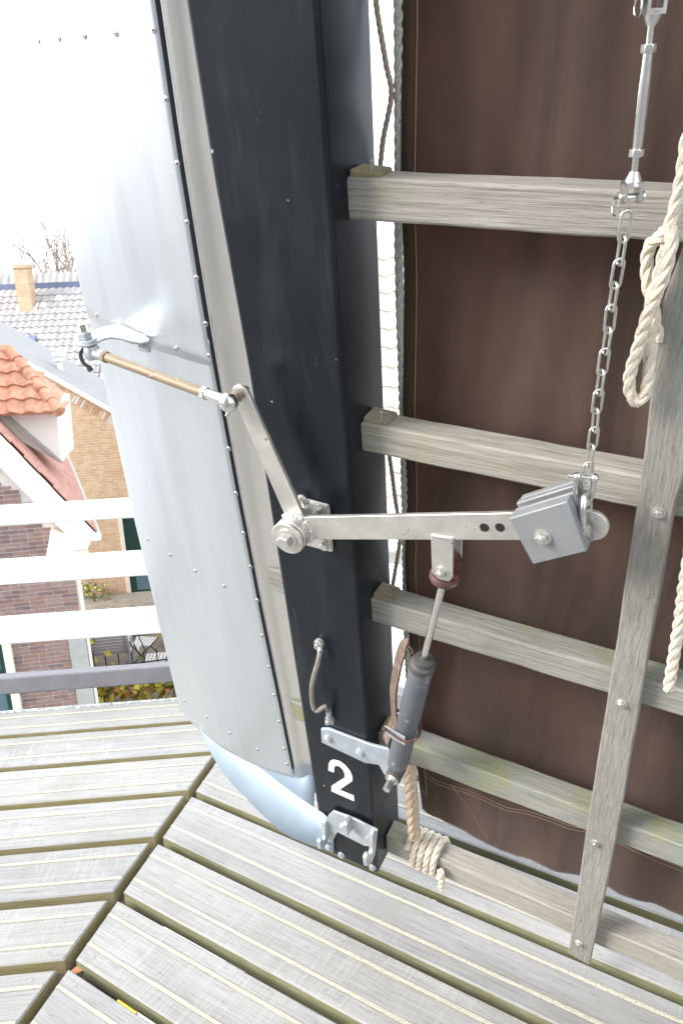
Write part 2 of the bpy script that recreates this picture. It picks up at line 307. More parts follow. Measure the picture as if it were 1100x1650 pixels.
# ------------------------------------------------------------------ geometry builder
class G:
    def __init__(self): self.v = []; self.f = []; self.m = []
    def add(self, vs, fs, mi=0):
        k = len(self.v); self.v += [V(p) for p in vs]
        self.f += [tuple(i+k for i in f) for f in fs]; self.m += [mi]*len(fs); return self
    def box(self, lo, hi, mi=0):
        x0, y0, z0 = lo; x1, y1, z1 = hi
        return self.add([(x0,y0,z0),(x1,y0,z0),(x1,y1,z0),(x0,y1,z0),(x0,y0,z1),(x1,y0,z1),(x1,y1,z1),(x0,y1,z1)],
            [(0,3,2,1),(4,5,6,7),(0,1,5,4),(1,2,6,5),(2,3,7,6),(3,0,4,7)], mi)
    def prism(self, pts, ext, mi=0, side=None):
        pts = [V(p) for p in pts]; n = len(pts); ext = V(ext)
        nor = V((0, 0, 0))
        for i in range(n):
            a, b = pts[i], pts[(i+1) % n]; nor += a.cross(b)
        if nor.dot(ext) < 0: pts = pts[::-1]
        self.add(pts + [p+ext for p in pts], [tuple(range(n))[::-1], tuple(range(n, 2*n))], mi)
        k = len(self.v) - 2*n
        for i in range(n):
            j = (i+1) % n
            self.f.append((k+i, k+j, k+n+j, k+n+i)); self.m.append(mi if side is None else side)
        return self
    def cyl(self, p0, p1, r0, r1=None, seg=16, mi=0, caps=True, phase=0.0):
        p0, p1 = V(p0), V(p1); r1 = r0 if r1 is None else r1
        z = (p1-p0).normalized(); x = z.orthogonal().normalized(); y = z.cross(x)
        vs = []
        for p, r in ((p0, r0), (p1, r1)):
            for i in range(seg):
                a = 2*math.pi*i/seg + phase; vs.append(p + x*(r*math.cos(a)) + y*(r*math.sin(a)))
        fs = [(i, (i+1) % seg, seg+(i+1) % seg, seg+i) for i in range(seg)]
        if caps: fs += [tuple(range(seg))[::-1], tuple(range(seg, 2*seg))]
        return self.add(vs, fs, mi)
    def tube(self, pts, r, seg=8, closed=False, mi=0, caps=True, flat=None):
        pts = [V(p) for p in pts]; n = len(pts)
        tg = []
        for i in range(n):
            a = pts[(i-1) % n] if (closed or i > 0) else pts[0]
            b = pts[(i+1) % n] if (closed or i < n-1) else pts[-1]
            tg.append((b-a).normalized())
        x = tg[0].orthogonal().normalized() if flat is None else V(flat)
        rings = []
        for i in range(n):
            x = (x - tg[i]*x.dot(tg[i])).normalized(); y = tg[i].cross(x)
            rr = r[i] if isinstance(r, (list, tuple)) else r
            ra, rb = (rr, rr) if not isinstance(rr, (list, tuple)) else rr
            rings.append([pts[i] + x*(ra*math.cos(2*math.pi*k/seg)) + y*(rb*math.sin(2*math.pi*k/seg)) for k in range(seg)])
        vs = [p for q in rings for p in q]; fs = []
        for i in range(n if closed else n-1):
            j = (i+1) % n
            fs += [(i*seg+k, i*seg+(k+1) % seg, j*seg+(k+1) % seg, j*seg+k) for k in range(seg)]
        if caps and not closed: fs += [tuple(range(seg))[::-1], tuple(range((n-1)*seg, n*seg))]
        return self.add(vs, fs, mi)
    def strap(self, pts, wdir, w, t, mi=0):
        """flat bar of width w (along wdir) and thickness t following pts"""
        pts = [V(p) for p in pts]; n = len(pts); wd = V(wdir).normalized(); rings = []
        for i in range(n):
            tg = (pts[min(i+1, n-1)] - pts[max(i-1, 0)]).normalized(); a = (wd - tg*wd.dot(tg)).normalized(); b = tg.cross(a)
            rings += [pts[i]+a*w/2+b*t/2, pts[i]-a*w/2+b*t/2, pts[i]-a*w/2-b*t/2, pts[i]+a*w/2-b*t/2]
        fs = []
        for i in range(n-1):
            fs += [(4*i+k, 4*i+(k+1) % 4, 4*i+4+(k+1) % 4, 4*i+4+k) for k in range(4)]
        fs += [(3, 2, 1, 0), (4*n-4, 4*n-3, 4*n-2, 4*n-1)]
        return self.add(rings, fs, mi)
    def lathe(self, prof, o, axis, seg=20, mi=0):
        o = V(o); z = V(axis).normalized(); x = z.orthogonal().normalized(); y = z.cross(x); n = len(prof)
        vs = [o + z*h + x*(r*math.cos(2*math.pi*k/seg)) + y*(r*math.sin(2*math.pi*k/seg)) for r, h in prof for k in range(seg)]
        fs = []
        for i in range(n-1):
            fs += [(i*seg+k, i*seg+(k+1) % seg, (i+1)*seg+(k+1) % seg, (i+1)*seg+k) for k in range(seg)]
        fs += [tuple(range(seg))[::-1], tuple(range((n-1)*seg, n*seg))]
        return self.add(vs, fs, mi)
    def ball(self, c, r, seg=16, rings=10, mi=0):
        prof = [(max(1e-5, r*math.sin(math.pi*i/rings)), -r*math.cos(math.pi*i/rings)) for i in range(rings+1)]
        return self.lathe(prof, c, (0, 0, 1), seg, mi)
    def mesh(self, name, mats, off=None, smooth=35):
        me = bpy.data.meshes.new(name); o = off or V((0, 0, 0))
        me.from_pydata([p-o for p in self.v], [], self.f)
        mats = mats if isinstance(mats, (list, tuple)) else [mats]
        for m in mats: me.materials.append(MATS[m])
        me.polygons.foreach_set('material_index', self.m)
        me.validate()
        bm = bmesh.new(); bm.from_mesh(me); bmesh.ops.recalc_face_normals(bm, faces=bm.faces); bm.to_mesh(me); bm.free()
        if smooth:
            me.polygons.foreach_set('use_smooth', [True]*len(me.polygons)); me.set_sharp_from_angle(angle=R(smooth))
        me.update(); return me
    def build(self, name, mats, parent=None, smooth=35, bevel=0, seg=2, base=None):
        off = OFF.get(parent.name, V((0, 0, 0))) if parent else (base or V((0, 0, 0)))
        ob = bpy.data.objects.new(name, self.mesh(name, mats, off, smooth)); scn.collection.objects.link(ob)
        if parent: ob.parent = parent; OFF[ob.name] = off
        else: ob.location = off; OFF[ob.name] = off
        if bevel:
            b = ob.modifiers.new('edge', 'BEVEL'); b.width = bevel; b.segments = seg; b.limit_method = 'ANGLE'; b.angle_limit = R(40)
        return ob
OFF = {}
def tag(o, label, cat, group=None, kind=None):
    if label: o['label'] = label
    if cat: o['category'] = cat
    if group: o['group'] = group
    if kind: o['kind'] = kind
    return o
def empty(name, base, label=None, cat=None, group=None, sail=True, kind=None):
    """an Empty at the base of a thing; parts are built in sail (or world) coordinates and shifted by base"""
    o = bpy.data.objects.new(name, None); scn.collection.objects.link(o); base = V(base)
    o.empty_display_size = 0.05
    o.matrix_world = (MS @ Matrix.Translation(base)) if sail else Matrix.Translation(base)
    OFF[o.name] = base
    return tag(o, label, cat, group, kind)
def solo(g, name, mats, base, label, cat, group=None, smooth=35, bevel=0, sail=True):
    """a thing of a single mesh"""
    base = V(base)
    ob = bpy.data.objects.new(name, g.mesh(name, mats, base, smooth)); scn.collection.objects.link(ob)
    ob.matrix_world = (MS @ Matrix.Translation(base)) if sail else Matrix.Translation(base)
    OFF[ob.name] = base
    if bevel:
        b = ob.modifiers.new('edge', 'BEVEL'); b.width = bevel; b.segments = 2; b.limit_method = 'ANGLE'; b.angle_limit = R(40)
    return tag(ob, label, cat, group)
def inst(me, name, parent, loc, axis=(0, 0, 1), scale=1.0, spin=0.0, xdir=None):
    """share mesh me as a part of parent, its local z along axis, at loc (in the thing's build coordinates)"""
    ob = bpy.data.objects.new(name, me); scn.collection.objects.link(ob); ob.parent = parent
    off = OFF.get(parent.name, V((0, 0, 0)))
    z = V(axis).normalized()
    x = V(xdir) if xdir is not None else z.orthogonal()
    x = (x - z*x.dot(z)).normalized(); y = z.cross(x)
    rot = Matrix(((x.x, y.x, z.x), (x.y, y.y, z.y), (x.z, y.z, z.z))).to_4x4() @ Matrix.Rotation(spin, 4, 'Z')
    ob.matrix_local = Matrix.Translation(V(loc)-off) @ rot @ Matrix.Scale(scale, 4)
    OFF[ob.name] = V((0, 0, 0))
    return ob
def spline(pts, step):
    pts = [V(p) for p in pts]; out = []
    ext = [pts[0]*2-pts[1]] + pts + [pts[-1]*2-pts[-2]]
    for i in range(1, len(ext)-2):
        p0, p1, p2, p3 = ext[i-1:i+3]; n = max(2, int((p2-p1).length/step))
        for k in range(n):
            t = k/n
            out.append(0.5*((2*p1)+(p2-p0)*t+(2*p0-5*p1+4*p2-p3)*t*t+(3*p1-p0-3*p2+p3)*t**3))
    out.append(pts[-1]); return out
def rope(g, pts, r, pitch=None, strands=3, seg=7, mi=0):
    """laid rope: strands twisted round the centre line"""
    pitch = pitch or r*7.5
    c = spline(pts, r*0.55); n = len(c); x = None; ph = 0; rows = [[] for _ in range(strands)]
    for i in range(n):
        tg = (c[min(i+1, n-1)]-c[max(i-1, 0)]).normalized()
        x = tg.orthogonal().normalized() if x is None else (x-tg*x.dot(tg)).normalized()
        y = tg.cross(x)
        if i: ph += 2*math.pi*(c[i]-c[i-1]).length/pitch
        for k in range(strands):
            a = ph + 2*math.pi*k/strands; rows[k].append(c[i] + (x*math.cos(a)+y*math.sin(a))*r*0.42)
    for q in rows: g.tube(q, r*0.60, seg, mi=mi)
    return g

# shared small hardware -------------------------------------------------
def bolt_mesh(name, mats, hd=0.009, hh=0.008, washer=0.013, stub=0.0, nut=False):
    g = G(); g.cyl((0, 0, 0), (0, 0, 0.002), washer, None, 18, 1 if len(mats) > 1 else 0)
    g.cyl((0, 0, 0.002), (0, 0, 0.002+hh*0.85), hd, hd, 6); g.cyl((0, 0, 0.002+hh*0.85), (0, 0, 0.002+hh), hd, hd*0.82, 6)
    if stub: g.cyl((0, 0, hh), (0, 0, hh+stub), hd*0.55, hd*0.5, 12)
    return g.mesh(name, mats)
M_BOLT = bolt_mesh('bolt', ['stainless', 'satin_steel'])
M_NUT = bolt_mesh('nut', ['stainless', 'satin_steel'], 0.0085, 0.007, 0.012, 0.006)
M_GBOLT = bolt_mesh('galvanised_bolt', ['galvanised', 'galvanised'], 0.0095, 0.007, 0.0125)
M_RIVET = G().lathe([(0.0056, 0), (0.0054, 0.0008), (0.0046, 0.0016), (0.002, 0.0021)], (0, 0, 0), (0, 0, 1), 14).cyl((0, 0, 0.0019), (0, 0, 0.0024), 0.0017, None, 8, 1).mesh('rivet', ['rivet_metal', 'dark_hole'])
M_PLUG = G().cyl((0, 0, 0), (0, 0, 0.0008), 0.006, None, 12).mesh('plug', ['plug'])

# ================================================================== SETTING
GZ = -5.6
ground = G().add([(-300, -300, GZ), (300, -300, GZ), (300, 400, GZ), (-300, 400, GZ)], [(0, 1, 2, 3)]).build('ground', 'ground', smooth=0)
tag(ground, None, None, kind='structure')

# ---- gallery deck: two octagon sides meeting at a mitre
A1, A2 = R(3.787), R(-33.669)
EDGE = 2.868
STEP, GAP, THICK = 0.2188, 0.029, 0.045
dirL, dirR = V((math.cos(A1), math.sin(A1), 0)), V((math.cos(A2), math.sin(A2), 0))
outL, outR = V((-math.sin(A1), math.cos(A1), 0)), V((-math.sin(A2), math.cos(A2), 0))
def seam_x(y, side): return (-1.1945 if side < 0 else -1.1650) + 0.288*y
def on_line(d, outv, dirv, side):
    """where the line at distance d (along outv) meets the seam"""
    P = outv*d; # x = a + .288 y along P + t dir
    a = seam_x(0, side); t = (a + 0.288*P.y - P.x)/(dirv.x - 0.288*dirv.y); return P + dirv*t
deck = empty('deck', (0, 0, 0), sail=False, kind='structure')
def plank(near, far, outv, dirv, side, length, side_mat, rnd):
    ang = math.atan2(dirv.y, dirv.x)
    a, b = on_line(near, outv, dirv, side), on_line(far, outv, dirv, side)
    rot = Matrix.Rotation(-ang, 3, 'Z')
    org = on_line(near, outv, dirv, side)
    pa, pb = rot @ (a-org), rot @ (b-org)
    L = length*side
    z = rnd.uniform(-0.0012, 0.0012)
    g = G(); c = 0.004
    w = pb.y
    q = [(pa.x, 0), (L, 0), (L, w), (pb.x, w)]
    def ins(k): return [(q[0][0]+side*k, k), (L, k), (L, w-k), (q[3][0]+side*k, w-k)]
    top = [(x, y, z) for x, y in ins(c)]; mid = [(x, y, z-c) for x, y in q]; bot = [(x, y, -THICK) for x, y in q]
    g.add(top+mid+bot, [(0, 1, 2, 3), (0, 4, 5, 1), (1, 5, 6, 2), (2, 6, 7, 3), (3, 7, 4, 0)], 0)
    g.add(mid+bot, [(0, 4, 5, 1), (1, 5, 6, 2), (2, 6, 7, 3), (3, 7, 4, 0), (7, 6, 5, 4)], 1)
    ob = bpy.data.objects.new('plank', g.mesh('plank', ['plank_top', side_mat])); scn.collection.objects.link(ob)
    ob.parent = deck; ob.matrix_local = Matrix.Translation(org) @ Matrix.Rotation(ang, 4, 'Z'); OFF[ob.name] = V((0, 0, 0))
    for fr in (0.26, 0.755):
        y = w*fr; xs = lerp(pa.x, pb.x, fr) + side*0.004; h = 0.0055
        n = 60; gs = G(); vs = []; fs = []
        for i in range(n+1):
            x = lerp(xs, L*0.98, (i/n)**1.3); ya, yb = y-h+rnd.uniform(-.0006, .0006), y+h+rnd.uniform(-.0006, .0006)
            vs += [(x, ya, z-0.001), (x, ya+.0012, z+0.0018), (x, yb-.0012, z+0.0018), (x, yb, z-0.001)]
            if i: fs += [(4*i-4+k, 4*i+k, 4*i+k+1, 4*i-3+k) for k in range(3)]
        gs.add(vs, fs); e_ = h+.0018; gs.add([(xs-side*.001, y-e_, z+.0004), (L*.98, y-e_, z+.0004), (L*.98, y+e_, z+.0004), (xs-side*.001, y+e_, z+.0004)], [(0, 1, 2, 3)], 1); gs.build('grip_strip', ['grip', 'groove'], ob)
    for k, (fr, dx) in enumerate(((0.14, 0.05), (0.87, 0.05))):
        for dd in (0, 0.62, 1.24):
            xs = lerp(pa.x, pb.x, fr) + side*(dx+dd+rnd.uniform(-.01, .01))
            if abs(xs) < length-.1: inst(M_PLUG, 'plug', ob, (xs, w*fr, z))
    return ob
rnd = random.Random(3)
# left side: planks from the outer edge inwards
plank(2.708, EDGE, outL, dirL, -1, 3.2, 'plank_side_pale', rnd)
for k in range(1, 11):
    near = 2.708-k*STEP
    plank(near, near+STEP-GAP, outL, dirL, -1, 3.2, 'plank_side_pale', rnd)
for k in range(-1, 10):
    near = 1.785-k*STEP
    plank(near, near+STEP-GAP if k > -1 else 2.178, outR, dirR, 1, 4.2, 'plank_side', rnd)
CORNER = on_line(EDGE, outL, dirL, 0.0) + V((0.015, 0, 0))
# beams under the planks
def beam(name, p, q, wd, z0, z1, mat, parent):
    p, q = V(p), V(q); d = (q-p); L = d.length; ang = math.atan2(d.y, d.x)
    ob = bpy.data.objects.new(name, G().box((0, -wd/2, z0), (L, wd/2, z1)).mesh(name, [mat])); scn.collection.objects.link(ob)
    ob.parent = parent; ob.matrix_local = Matrix.Translation(V((p.x, p.y, 0))-OFF[parent.name]) @ Matrix.Rotation(ang, 4, 'Z'); OFF[ob.name] = V((0, 0, 0))
    b = ob.modifiers.new('edge', 'BEVEL'); b.width = 0.006; b.segments = 2
    return ob
sd_ = V((0.288, 1, 0)).normalized()
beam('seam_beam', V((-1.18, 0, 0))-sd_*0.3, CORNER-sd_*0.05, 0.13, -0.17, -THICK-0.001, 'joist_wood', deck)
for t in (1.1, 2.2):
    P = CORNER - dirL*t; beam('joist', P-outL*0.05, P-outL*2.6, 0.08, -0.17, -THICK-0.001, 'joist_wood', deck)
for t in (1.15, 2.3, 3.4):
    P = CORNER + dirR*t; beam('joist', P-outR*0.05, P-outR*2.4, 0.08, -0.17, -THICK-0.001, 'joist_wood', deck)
g = G(); e0, e1 = CORNER+outL*0.012, CORNER+outL*0.012-dirL*3.3
g.tube([e0+V((0, 0, -.006)), lerp(e0, e1, .5)+V((0, 0, -.006)), e1+V((0, 0, -.006))], 0.011, 8); g.build('edge_pipe', 'edge_metal', deck)
g = G(); e0, e1 = CORNER+outR*0.012, CORNER+outR*0.012+dirR*4.2
g.tube([e0+V((0, 0, -.006)), e1+V((0, 0, -.006))], 0.011, 8); g.build('edge_pipe', 'edge_metal', deck)

# ---- the mill itself, unseen behind the viewer: a tapered tower added to shade the deck
MW = 3.42                                   # gallery width, narrowed so the tower shades the deck more
seam0 = V((-1.18, 0, 0)); sdv = V((0.288, 1, 0)).normalized()
ctr = CORNER - sdv*(MW+3.3)/outL.dot(sdv)
mill = empty('windmill_tower', V((ctr.x, ctr.y, GZ)), 'unseen tapered windmill tower inside the gallery, added to shade the deck', 'windmill', sail=False)
aS = math.atan2(sdv.y, sdv.x)
def ring(z):
    rad = (3.3 - z*0.17)/math.cos(R(22.5)) ; return [V((ctr.x+rad*math.cos(aS+k*math.pi/4), ctr.y+rad*math.sin(aS+k*math.pi/4), z)) for k in range(8)]
g = G(); lo_, hi_ = ring(GZ), ring(9.0)
g.add(lo_+hi_, [(k, (k+1) % 8, 8+(k+1) % 8, 8+k) for k in range(8)] + [tuple(range(8, 16))]); g.build('tower_wall', 'tower_brick', mill, 0)
g = G(); g.lathe([(2.35, 9.0), (2.5, 9.2), (2.2, 10.6), (1.2, 11.8), (.05, 12.1)], V((ctr.x, ctr.y, 0)), (0, 0, 1), 24); g.build('cap', 'joist_wood', mill)

# ---- railings outside the deck edge
RAILS = ((0.752, 0.826), (0.511, 0.608), (0.258, 0.366))
def railing(dirv, outv, d, side, L, label):
    P0 = CORNER + outv*d + (dirv*0.03*side)
    rr_ = empty('railing', P0, label, 'railing', 'white railings round the gallery', sail=False)
    for z0, z1 in RAILS:
        beam('rail', P0, P0+dirv*L*side, 0.045, z0, z1, 'rail_white', rr_)
    beam('kick_rail', P0, P0+dirv*L*side, 0.05, 0.036, 0.111, 'rail_grey', rr_)
    for t in (0.12, 2.3):
        Q = P0 + dirv*t*side + outv*0.06
        g = G(); ang = math.atan2(dirv.y, dirv.x)
        vs = [Q+dirv*a+outv*b for a, b in ((-.04, -.035), (.04, -.035), (.04, .035), (-.04, .035))]
        g.prism([p+V((0, 0, -.3)) for p in vs], (0, 0, 1.2)); g.build('post', 'rail_white', rr_, bevel=0.004)
    return rr_
railing(dirL, outL, 0.11, -1, 3.4, 'white three-rail gallery railing with grey kick rail, left of the metal flap')
railing(dirR, outR, 0.11, 1, 4.4, 'white gallery railing behind the brown sailcloth, glimpsed beside the black beam')

# ================================================================== THE SAIL (frame)
sail = empty('windmill_sail', (0, 0, 0), 'black steel windmill sail beam numbered 2 carrying grey wooden bars and a long lath', 'windmill sail')
TOP = 4.6
# stock: tapered hollow steel beam
TL = [(0.0, -0.158), (0.36, -0.164), (0.95, -0.174), (1.38, -0.181), (1.68, -0.194), (1.9, -0.197), (TOP, -0.225)]
STOCK_D = 0.138
g = G(); rows = [0.0, 0.36, 0.95, 1.38, 1.68, 1.9, TOP]; vs = []; fs = []
for w in rows:
    l = interp(TL, w); dd = STOCK_D*(1+0.03*w)
    vs += [(l, w, 0), (0.002, w, 0), (0.002, w, -dd), (l, w, -dd)]
for i in range(len(rows)-1):
    fs += [(4*i+k, 4*i+(k+1) % 4, 4*i+4+(k+1) % 4, 4*i+4+k) for k in range(4)]
fs += [(3, 2, 1, 0), (4*len(rows)-4, 4*len(rows)-3, 4*len(rows)-2, 4*len(rows)-1)]
g.add(vs, fs); stock = g.build('stock', 'black_paint', sail, 30, 0.007, 3)
# painted figure 2
c6 = lambda x, y, n=0.0012: s(460+x*.2909, 1000+y*.2909, n)
two = [(237, 829), (239, 792), (248, 775), (266, 769), (300, 777), (332, 800), (356, 830), (370, 862), (370, 888), (299, 936), (378, 969), (380, 1000), (254, 944), (255, 914), (326, 870), (328, 850), (317, 824), (298, 806), (279, 803), (269, 811), (268, 841)]
g = G(); pts = [c6(x, y, 0.0006) for x, y in two]
g.prism(pts, (0, 0, 0.0006)); g.build('painted_number', 'white_number', stock, 0)
# bars: front face edges read from the photograph at n = NF
NF, NB = -0.050, -0.102
BARS = [((568, 290), (568, 356), (1050, 303), (1050, 388)), ((590, 680), (590, 727), (1035, 772), (1030, 822)),
        ((607, 972), (607, 1006), (988, 1075), (985, 1117)), ((670, 1205), (670, 1235), (948, 1305), (940, 1337)),
        ((707, 1382), (702, 1411), (920, 1477), (916, 1500))]
bar_meta = []
for k, (a, b, c, d) in enumerate(BARS):
    A, B, C_, D = (s(*q, NF) for q in (a, b, c, d))
    tm = lambda u, P, Q: P.y + (Q.y-P.y)*(u-P.x)/(Q.x-P.x)
    u0, u1 = (s(431, 930, NF).x if k in (2, 3) else -.02), 1.75
    if k == 4: u0 = 0.004
    wt = (A.y+C_.y)/2; hh = 0.062 if k else 0.066
    wb_ = (B.y+D.y)/2; mid = (wt+wb_)/2; hh = max(0.05, min(0.072, wt-wb_))
    bar_meta.append((mid, hh))
    g = G(); n = 40; vs = []; fs = []; rb = random.Random(50+k)
    for i in range(n+1):
        u = lerp(u0, u1, i/n); j = lambda: rb.uniform(-.0008, .0008)
        vs += [(u, mid-hh/2+j(), NF+j()), (u, mid+hh/2+j(), NF+j()), (u, mid+hh/2+j(), NB+j()), (u, mid-hh/2+j(), NB+j())]
        if i: fs += [(4*i-4+q, 4*i-4+(q+1) % 4, 4*i+(q+1) % 4, 4*i+q) for q in range(4)]
    fs += [(3, 2, 1, 0), (4*n, 4*n+1, 4*n+2, 4*n+3)]
    g.add(vs, fs)
    bar = g.build('sail_bar', 'bar_wood_mossy' if k in (2, 3) else 'bar_wood', sail, 30, 0.004, 2)
    if k < 4:
        rw = random.Random(k); L = (0.052, 0.05, 0.046, 0.03)[k]
        g = G(); z1 = NB+0.004
        pts = [(0.003, mid+hh/2-.002, NF-.004), (L, mid+hh/2-.002, NF-.006), (L-.003, mid+hh/2+.006, NF-.008), (0.003, mid+hh/2+.0095, NF-.006)]
        g.prism(pts, (0, 0, z1-NF+.006)); wdg = g.build('wedge', 'wedge_wood', bar, 0, 0.002, 1)
        if k < 2:
            g = G(); P = V((0.034, mid+hh/2+.006, NF-.012)); g.cyl(P-V((0, .01, 0)), P+V((0.001, .014, 0)), .0011, None, 6); g.cyl(P+V((0.001, .014, 0)), P+V((.001, .0152, 0)), .003, None, 8)
            g.build('nail', 'galvanised', wdg)
# long lath across the fronts of the bars
LT = [(480, 1065), (750, 1035), (1080, 985), (1330, 945), (1540, 915)]
NL0, NL1 = NF+0.001, NF+0.026
lp = [s(x, y, NL1) for y, x in LT]; rp = [s(x, y, NL1) for x, y in ((1100, 740), (1040, 1080), (995, 1340), (950, 1553))]
ll = lambda w: interp([(p.y, p.x) for p in lp], w); lr = lambda w: interp([(p.y, p.x) for p in rp], w)
wlo = (lp[-1].y+rp[-1].y)/2
print('lath', [tuple(round(c, 3) for c in p) for p in lp+rp])
g = G(); n = 50; vs = []; fs = []; rb = random.Random(9)
for i in range(n+1):
    w = lerp(wlo, TOP, (i/n)); a = 0.462 if w > 1.6 else ll(w); b = a+0.063 if w > 1.35 else lr(w); j = lambda: rb.uniform(-.0008, .0008)
    dw = 0.006 if i == 0 else 0
    vs += [(a+j(), w+dw, NL0), (b+j(), w-dw, NL0), (b+j(), w-dw, NL1+j()), (a+j(), w+dw, NL1+j())]
    if i: fs += [(4*i-4+q, 4*i-4+(q+1) % 4, 4*i+(q+1) % 4, 4*i+q) for q in range(4)]
fs += [(3, 2, 1, 0), (4*n, 4*n+1, 4*n+2, 4*n+3)]
g.add(vs, fs); lath = g.build('lath', 'lath_wood', sail, 30, 0.003, 2)
for q in ((1060, 825), (1001, 1133), (958, 1357), (932, 1519)):
    inst(M_NUT, 'lath_bolt', lath, s(*q, NL1), (0, 0, 1), 0.85, random.random())
g = G(); P = s(1040, 955, NL1); g.lathe([(.012, -.002), (.012, .0006), (.0105, .0012), (.0104, .0004), (.001, .0005)], P, (0, 0, 1), 20); g.build('wood_plug', 'lath_wood', lath)
# a second lath farther along the bars, out of the picture
g = G(); g.box((1.05, wlo, NL0), (1.11, TOP, NL1)); g.build('lath', 'lath_wood', sail, 30, .003)

# ---- sailcloth behind the bars
NC = -0.140
BE = [s(x, y, NC) for x, y in ((684, 1297), (720, 1312), (760, 1335), (800, 1352), (830, 1372), (880, 1388), (930, 1408), (1000, 1442), (1050, 1450), (1100, 1470))]
bev = [(p.x, p.y) for p in BE]
LE = [s(x, y, NC) for x, y in ((648, 0), (650, 300), (652, 600), (656, 900), (668, 1200), (684, 1297))]
lev = [(p.y, p.x) for p in LE]
cloth = empty('sailcloth', (0.06, 0.2, NC), 'dark brown canvas sailcloth stretched behind the grey wooden bars', 'sailcloth')
def cn(u, w):
    d = noise.noise(V((u*2.2, w*0.8, 3.1)))*0.014
    uu = u + 0.05*noise.noise(V((u*1.5, w*1.3, 4.4))) - 0.10*w      # folds lean slightly
    f1 = noise.noise(V((uu*8.5, w*0.55, 7.7))); f2 = noise.noise(V((uu*19, w*0.9, 2.3)))
    d += (0.5-abs(f1))*0.020 + f2*0.0055*(0.5+noise.noise(V((u*2, w*2, 8.8)))) + noise.noise(V((u*40, w*3.0, 1.7)))*0.0012
    d += noise.noise(V((u*6+w*5, w*5-u*3, 9.2)))*0.004
    d -= 0.010*abs(math.sin(math.pi*(w-bar_meta[0][0])/0.37))*min(1, max(0, (w-.3)*3))   # slack between the bars
    e = 1-min(1, max(0, (w-0.15)/0.25)); d += e*noise.noise(V((u*8, 0.3, 2.2)))*0.03
    return NC - 0.002 + d
g = G(); nu, nw = 150, 210; vs = []; fs = []
HEM_B = [s(x, y, NC) for x, y in ((672, 1238), (800, 1290), (940, 1338), (1100, 1402))]
for j in range(nw+1):
    t = (j/nw)**1.15
    for i in range(nu+1):
        ss = (i/nu); wb0 = 0.17
        ul = interp(lev, min(1.9, lerp(0.17, 4.2, t)))
        u = lerp(ul, 1.75, ss**1.25)
        wb0 = interp(bev, u) if u < 0.75 else bev[-1][1]+.004*math.sin(u*9)
        w = lerp(wb0, 4.2, t)
        vs.append((u, w, cn(u, w)))
for j in range(nw):
    for i in range(nu):
        a = j*(nu+1)+i; fs.append((a, a+1, a+nu+2, a+nu+1))
g.add(vs, fs); panel = g.build('canvas', 'sailcloth', cloth, 80)
so = panel.modifiers.new('thick', 'SOLIDIFY'); so.thickness = 0.0015; so.offset = 0
def cloth_strip(name, mat, pathf, width, lift, n=120, parent=panel):
    g = G(); vs = []; fs = []
    for i in range(n+1):
        (u, w), (du, dw) = pathf(i/n); L = math.hypot(du, dw)
        nx, ny = -dw/L*width/2, du/L*width/2
        for sg in (-1, 1):
            vs.append((u+nx*sg, w+ny*sg, cn(u+nx*sg, w+ny*sg)+lift))
        if i: fs.append((2*i-2, 2*i-1, 2*i+1, 2*i))
    g.add(vs, fs); o = g.build(name, mat, parent, 80)
    m = o.modifiers.new('thick', 'SOLIDIFY'); m.thickness = 0.0014; m.offset = 1
    return o
# left hem band, its stitch line and the bottom seams
def hem(t):
    w = lerp(0.22, 4.1, t); return ((interp(lev, min(w, 1.9))+0.009), w), (0.0, 1)
cloth_strip('hem', 'sail_hem', hem, 0.020, 0.003)
def hem2(t):
    w = lerp(0.22, 4.1, t); return ((interp(lev, min(w, 1.9))+0.021), w), (0.0, 1)
cloth_strip('stitching', 'thread', hem2, 0.0016, 0.0035)
hb = [(p.x, p.y) for p in HEM_B]
for dw_ in (0.0, 0.011):
    def seam(t, d=dw_):
        u = lerp(0.075, 1.7, t); return (u, interp(hb, min(u, .75))+d), (1, 0.0)
    cloth_strip('stitching', 'thread', seam, 0.0011, 0.0016, 220)
def patch(t):
    a, b = s(730, 1255, NC), s(795, 1345, NC); return (lerp(a.x, b.x, t), lerp(a.y, b.y, t)), (b.x-a.x, b.y-a.y)
cloth_strip('stitching', 'thread', patch, 0.0011, 0.0016, 20)
# ---- bolt rope along the cloth edge and its lacing
def rp_pts(lst, n): return [s(x, y, n) for x, y in lst]
g = G(); rope(g, [V((interp(lev, min(w, 1.9))-0.007+0.003*math.sin(w*7), w, NC-.002)) for w in [0.36, 0.55, 0.8, 1.05, 1.3, 1.55, 1.8, 2.1, 2.5, 3.2, 4.0]], 0.0075)
solo(g, 'bolt_rope', 'rope_grey', (0.05, 0.36, NC), 'grey twisted rope running up the left edge of the brown sailcloth', 'rope')
lac = empty('lacing_cord', s(626, 975, NC), 'thin brown cord lacing the sail edge rope to the black beam', 'cord')
for lst in (((598, -60), (608, 20), (616, 70), (623, 110), (630, 140), (629, 165), (624, 190), (617, 225), (612, 270), (603, 330)), ((618, 680), (630, 755), (638, 815), (645, 850), (643, 878), (638, 910), (630, 955), (622, 985))):
    g = G(); rope(g, [s(x, y, NC+.004) for x, y in lst], 0.0042); g.build('cord_run', 'cord_brown', lac)

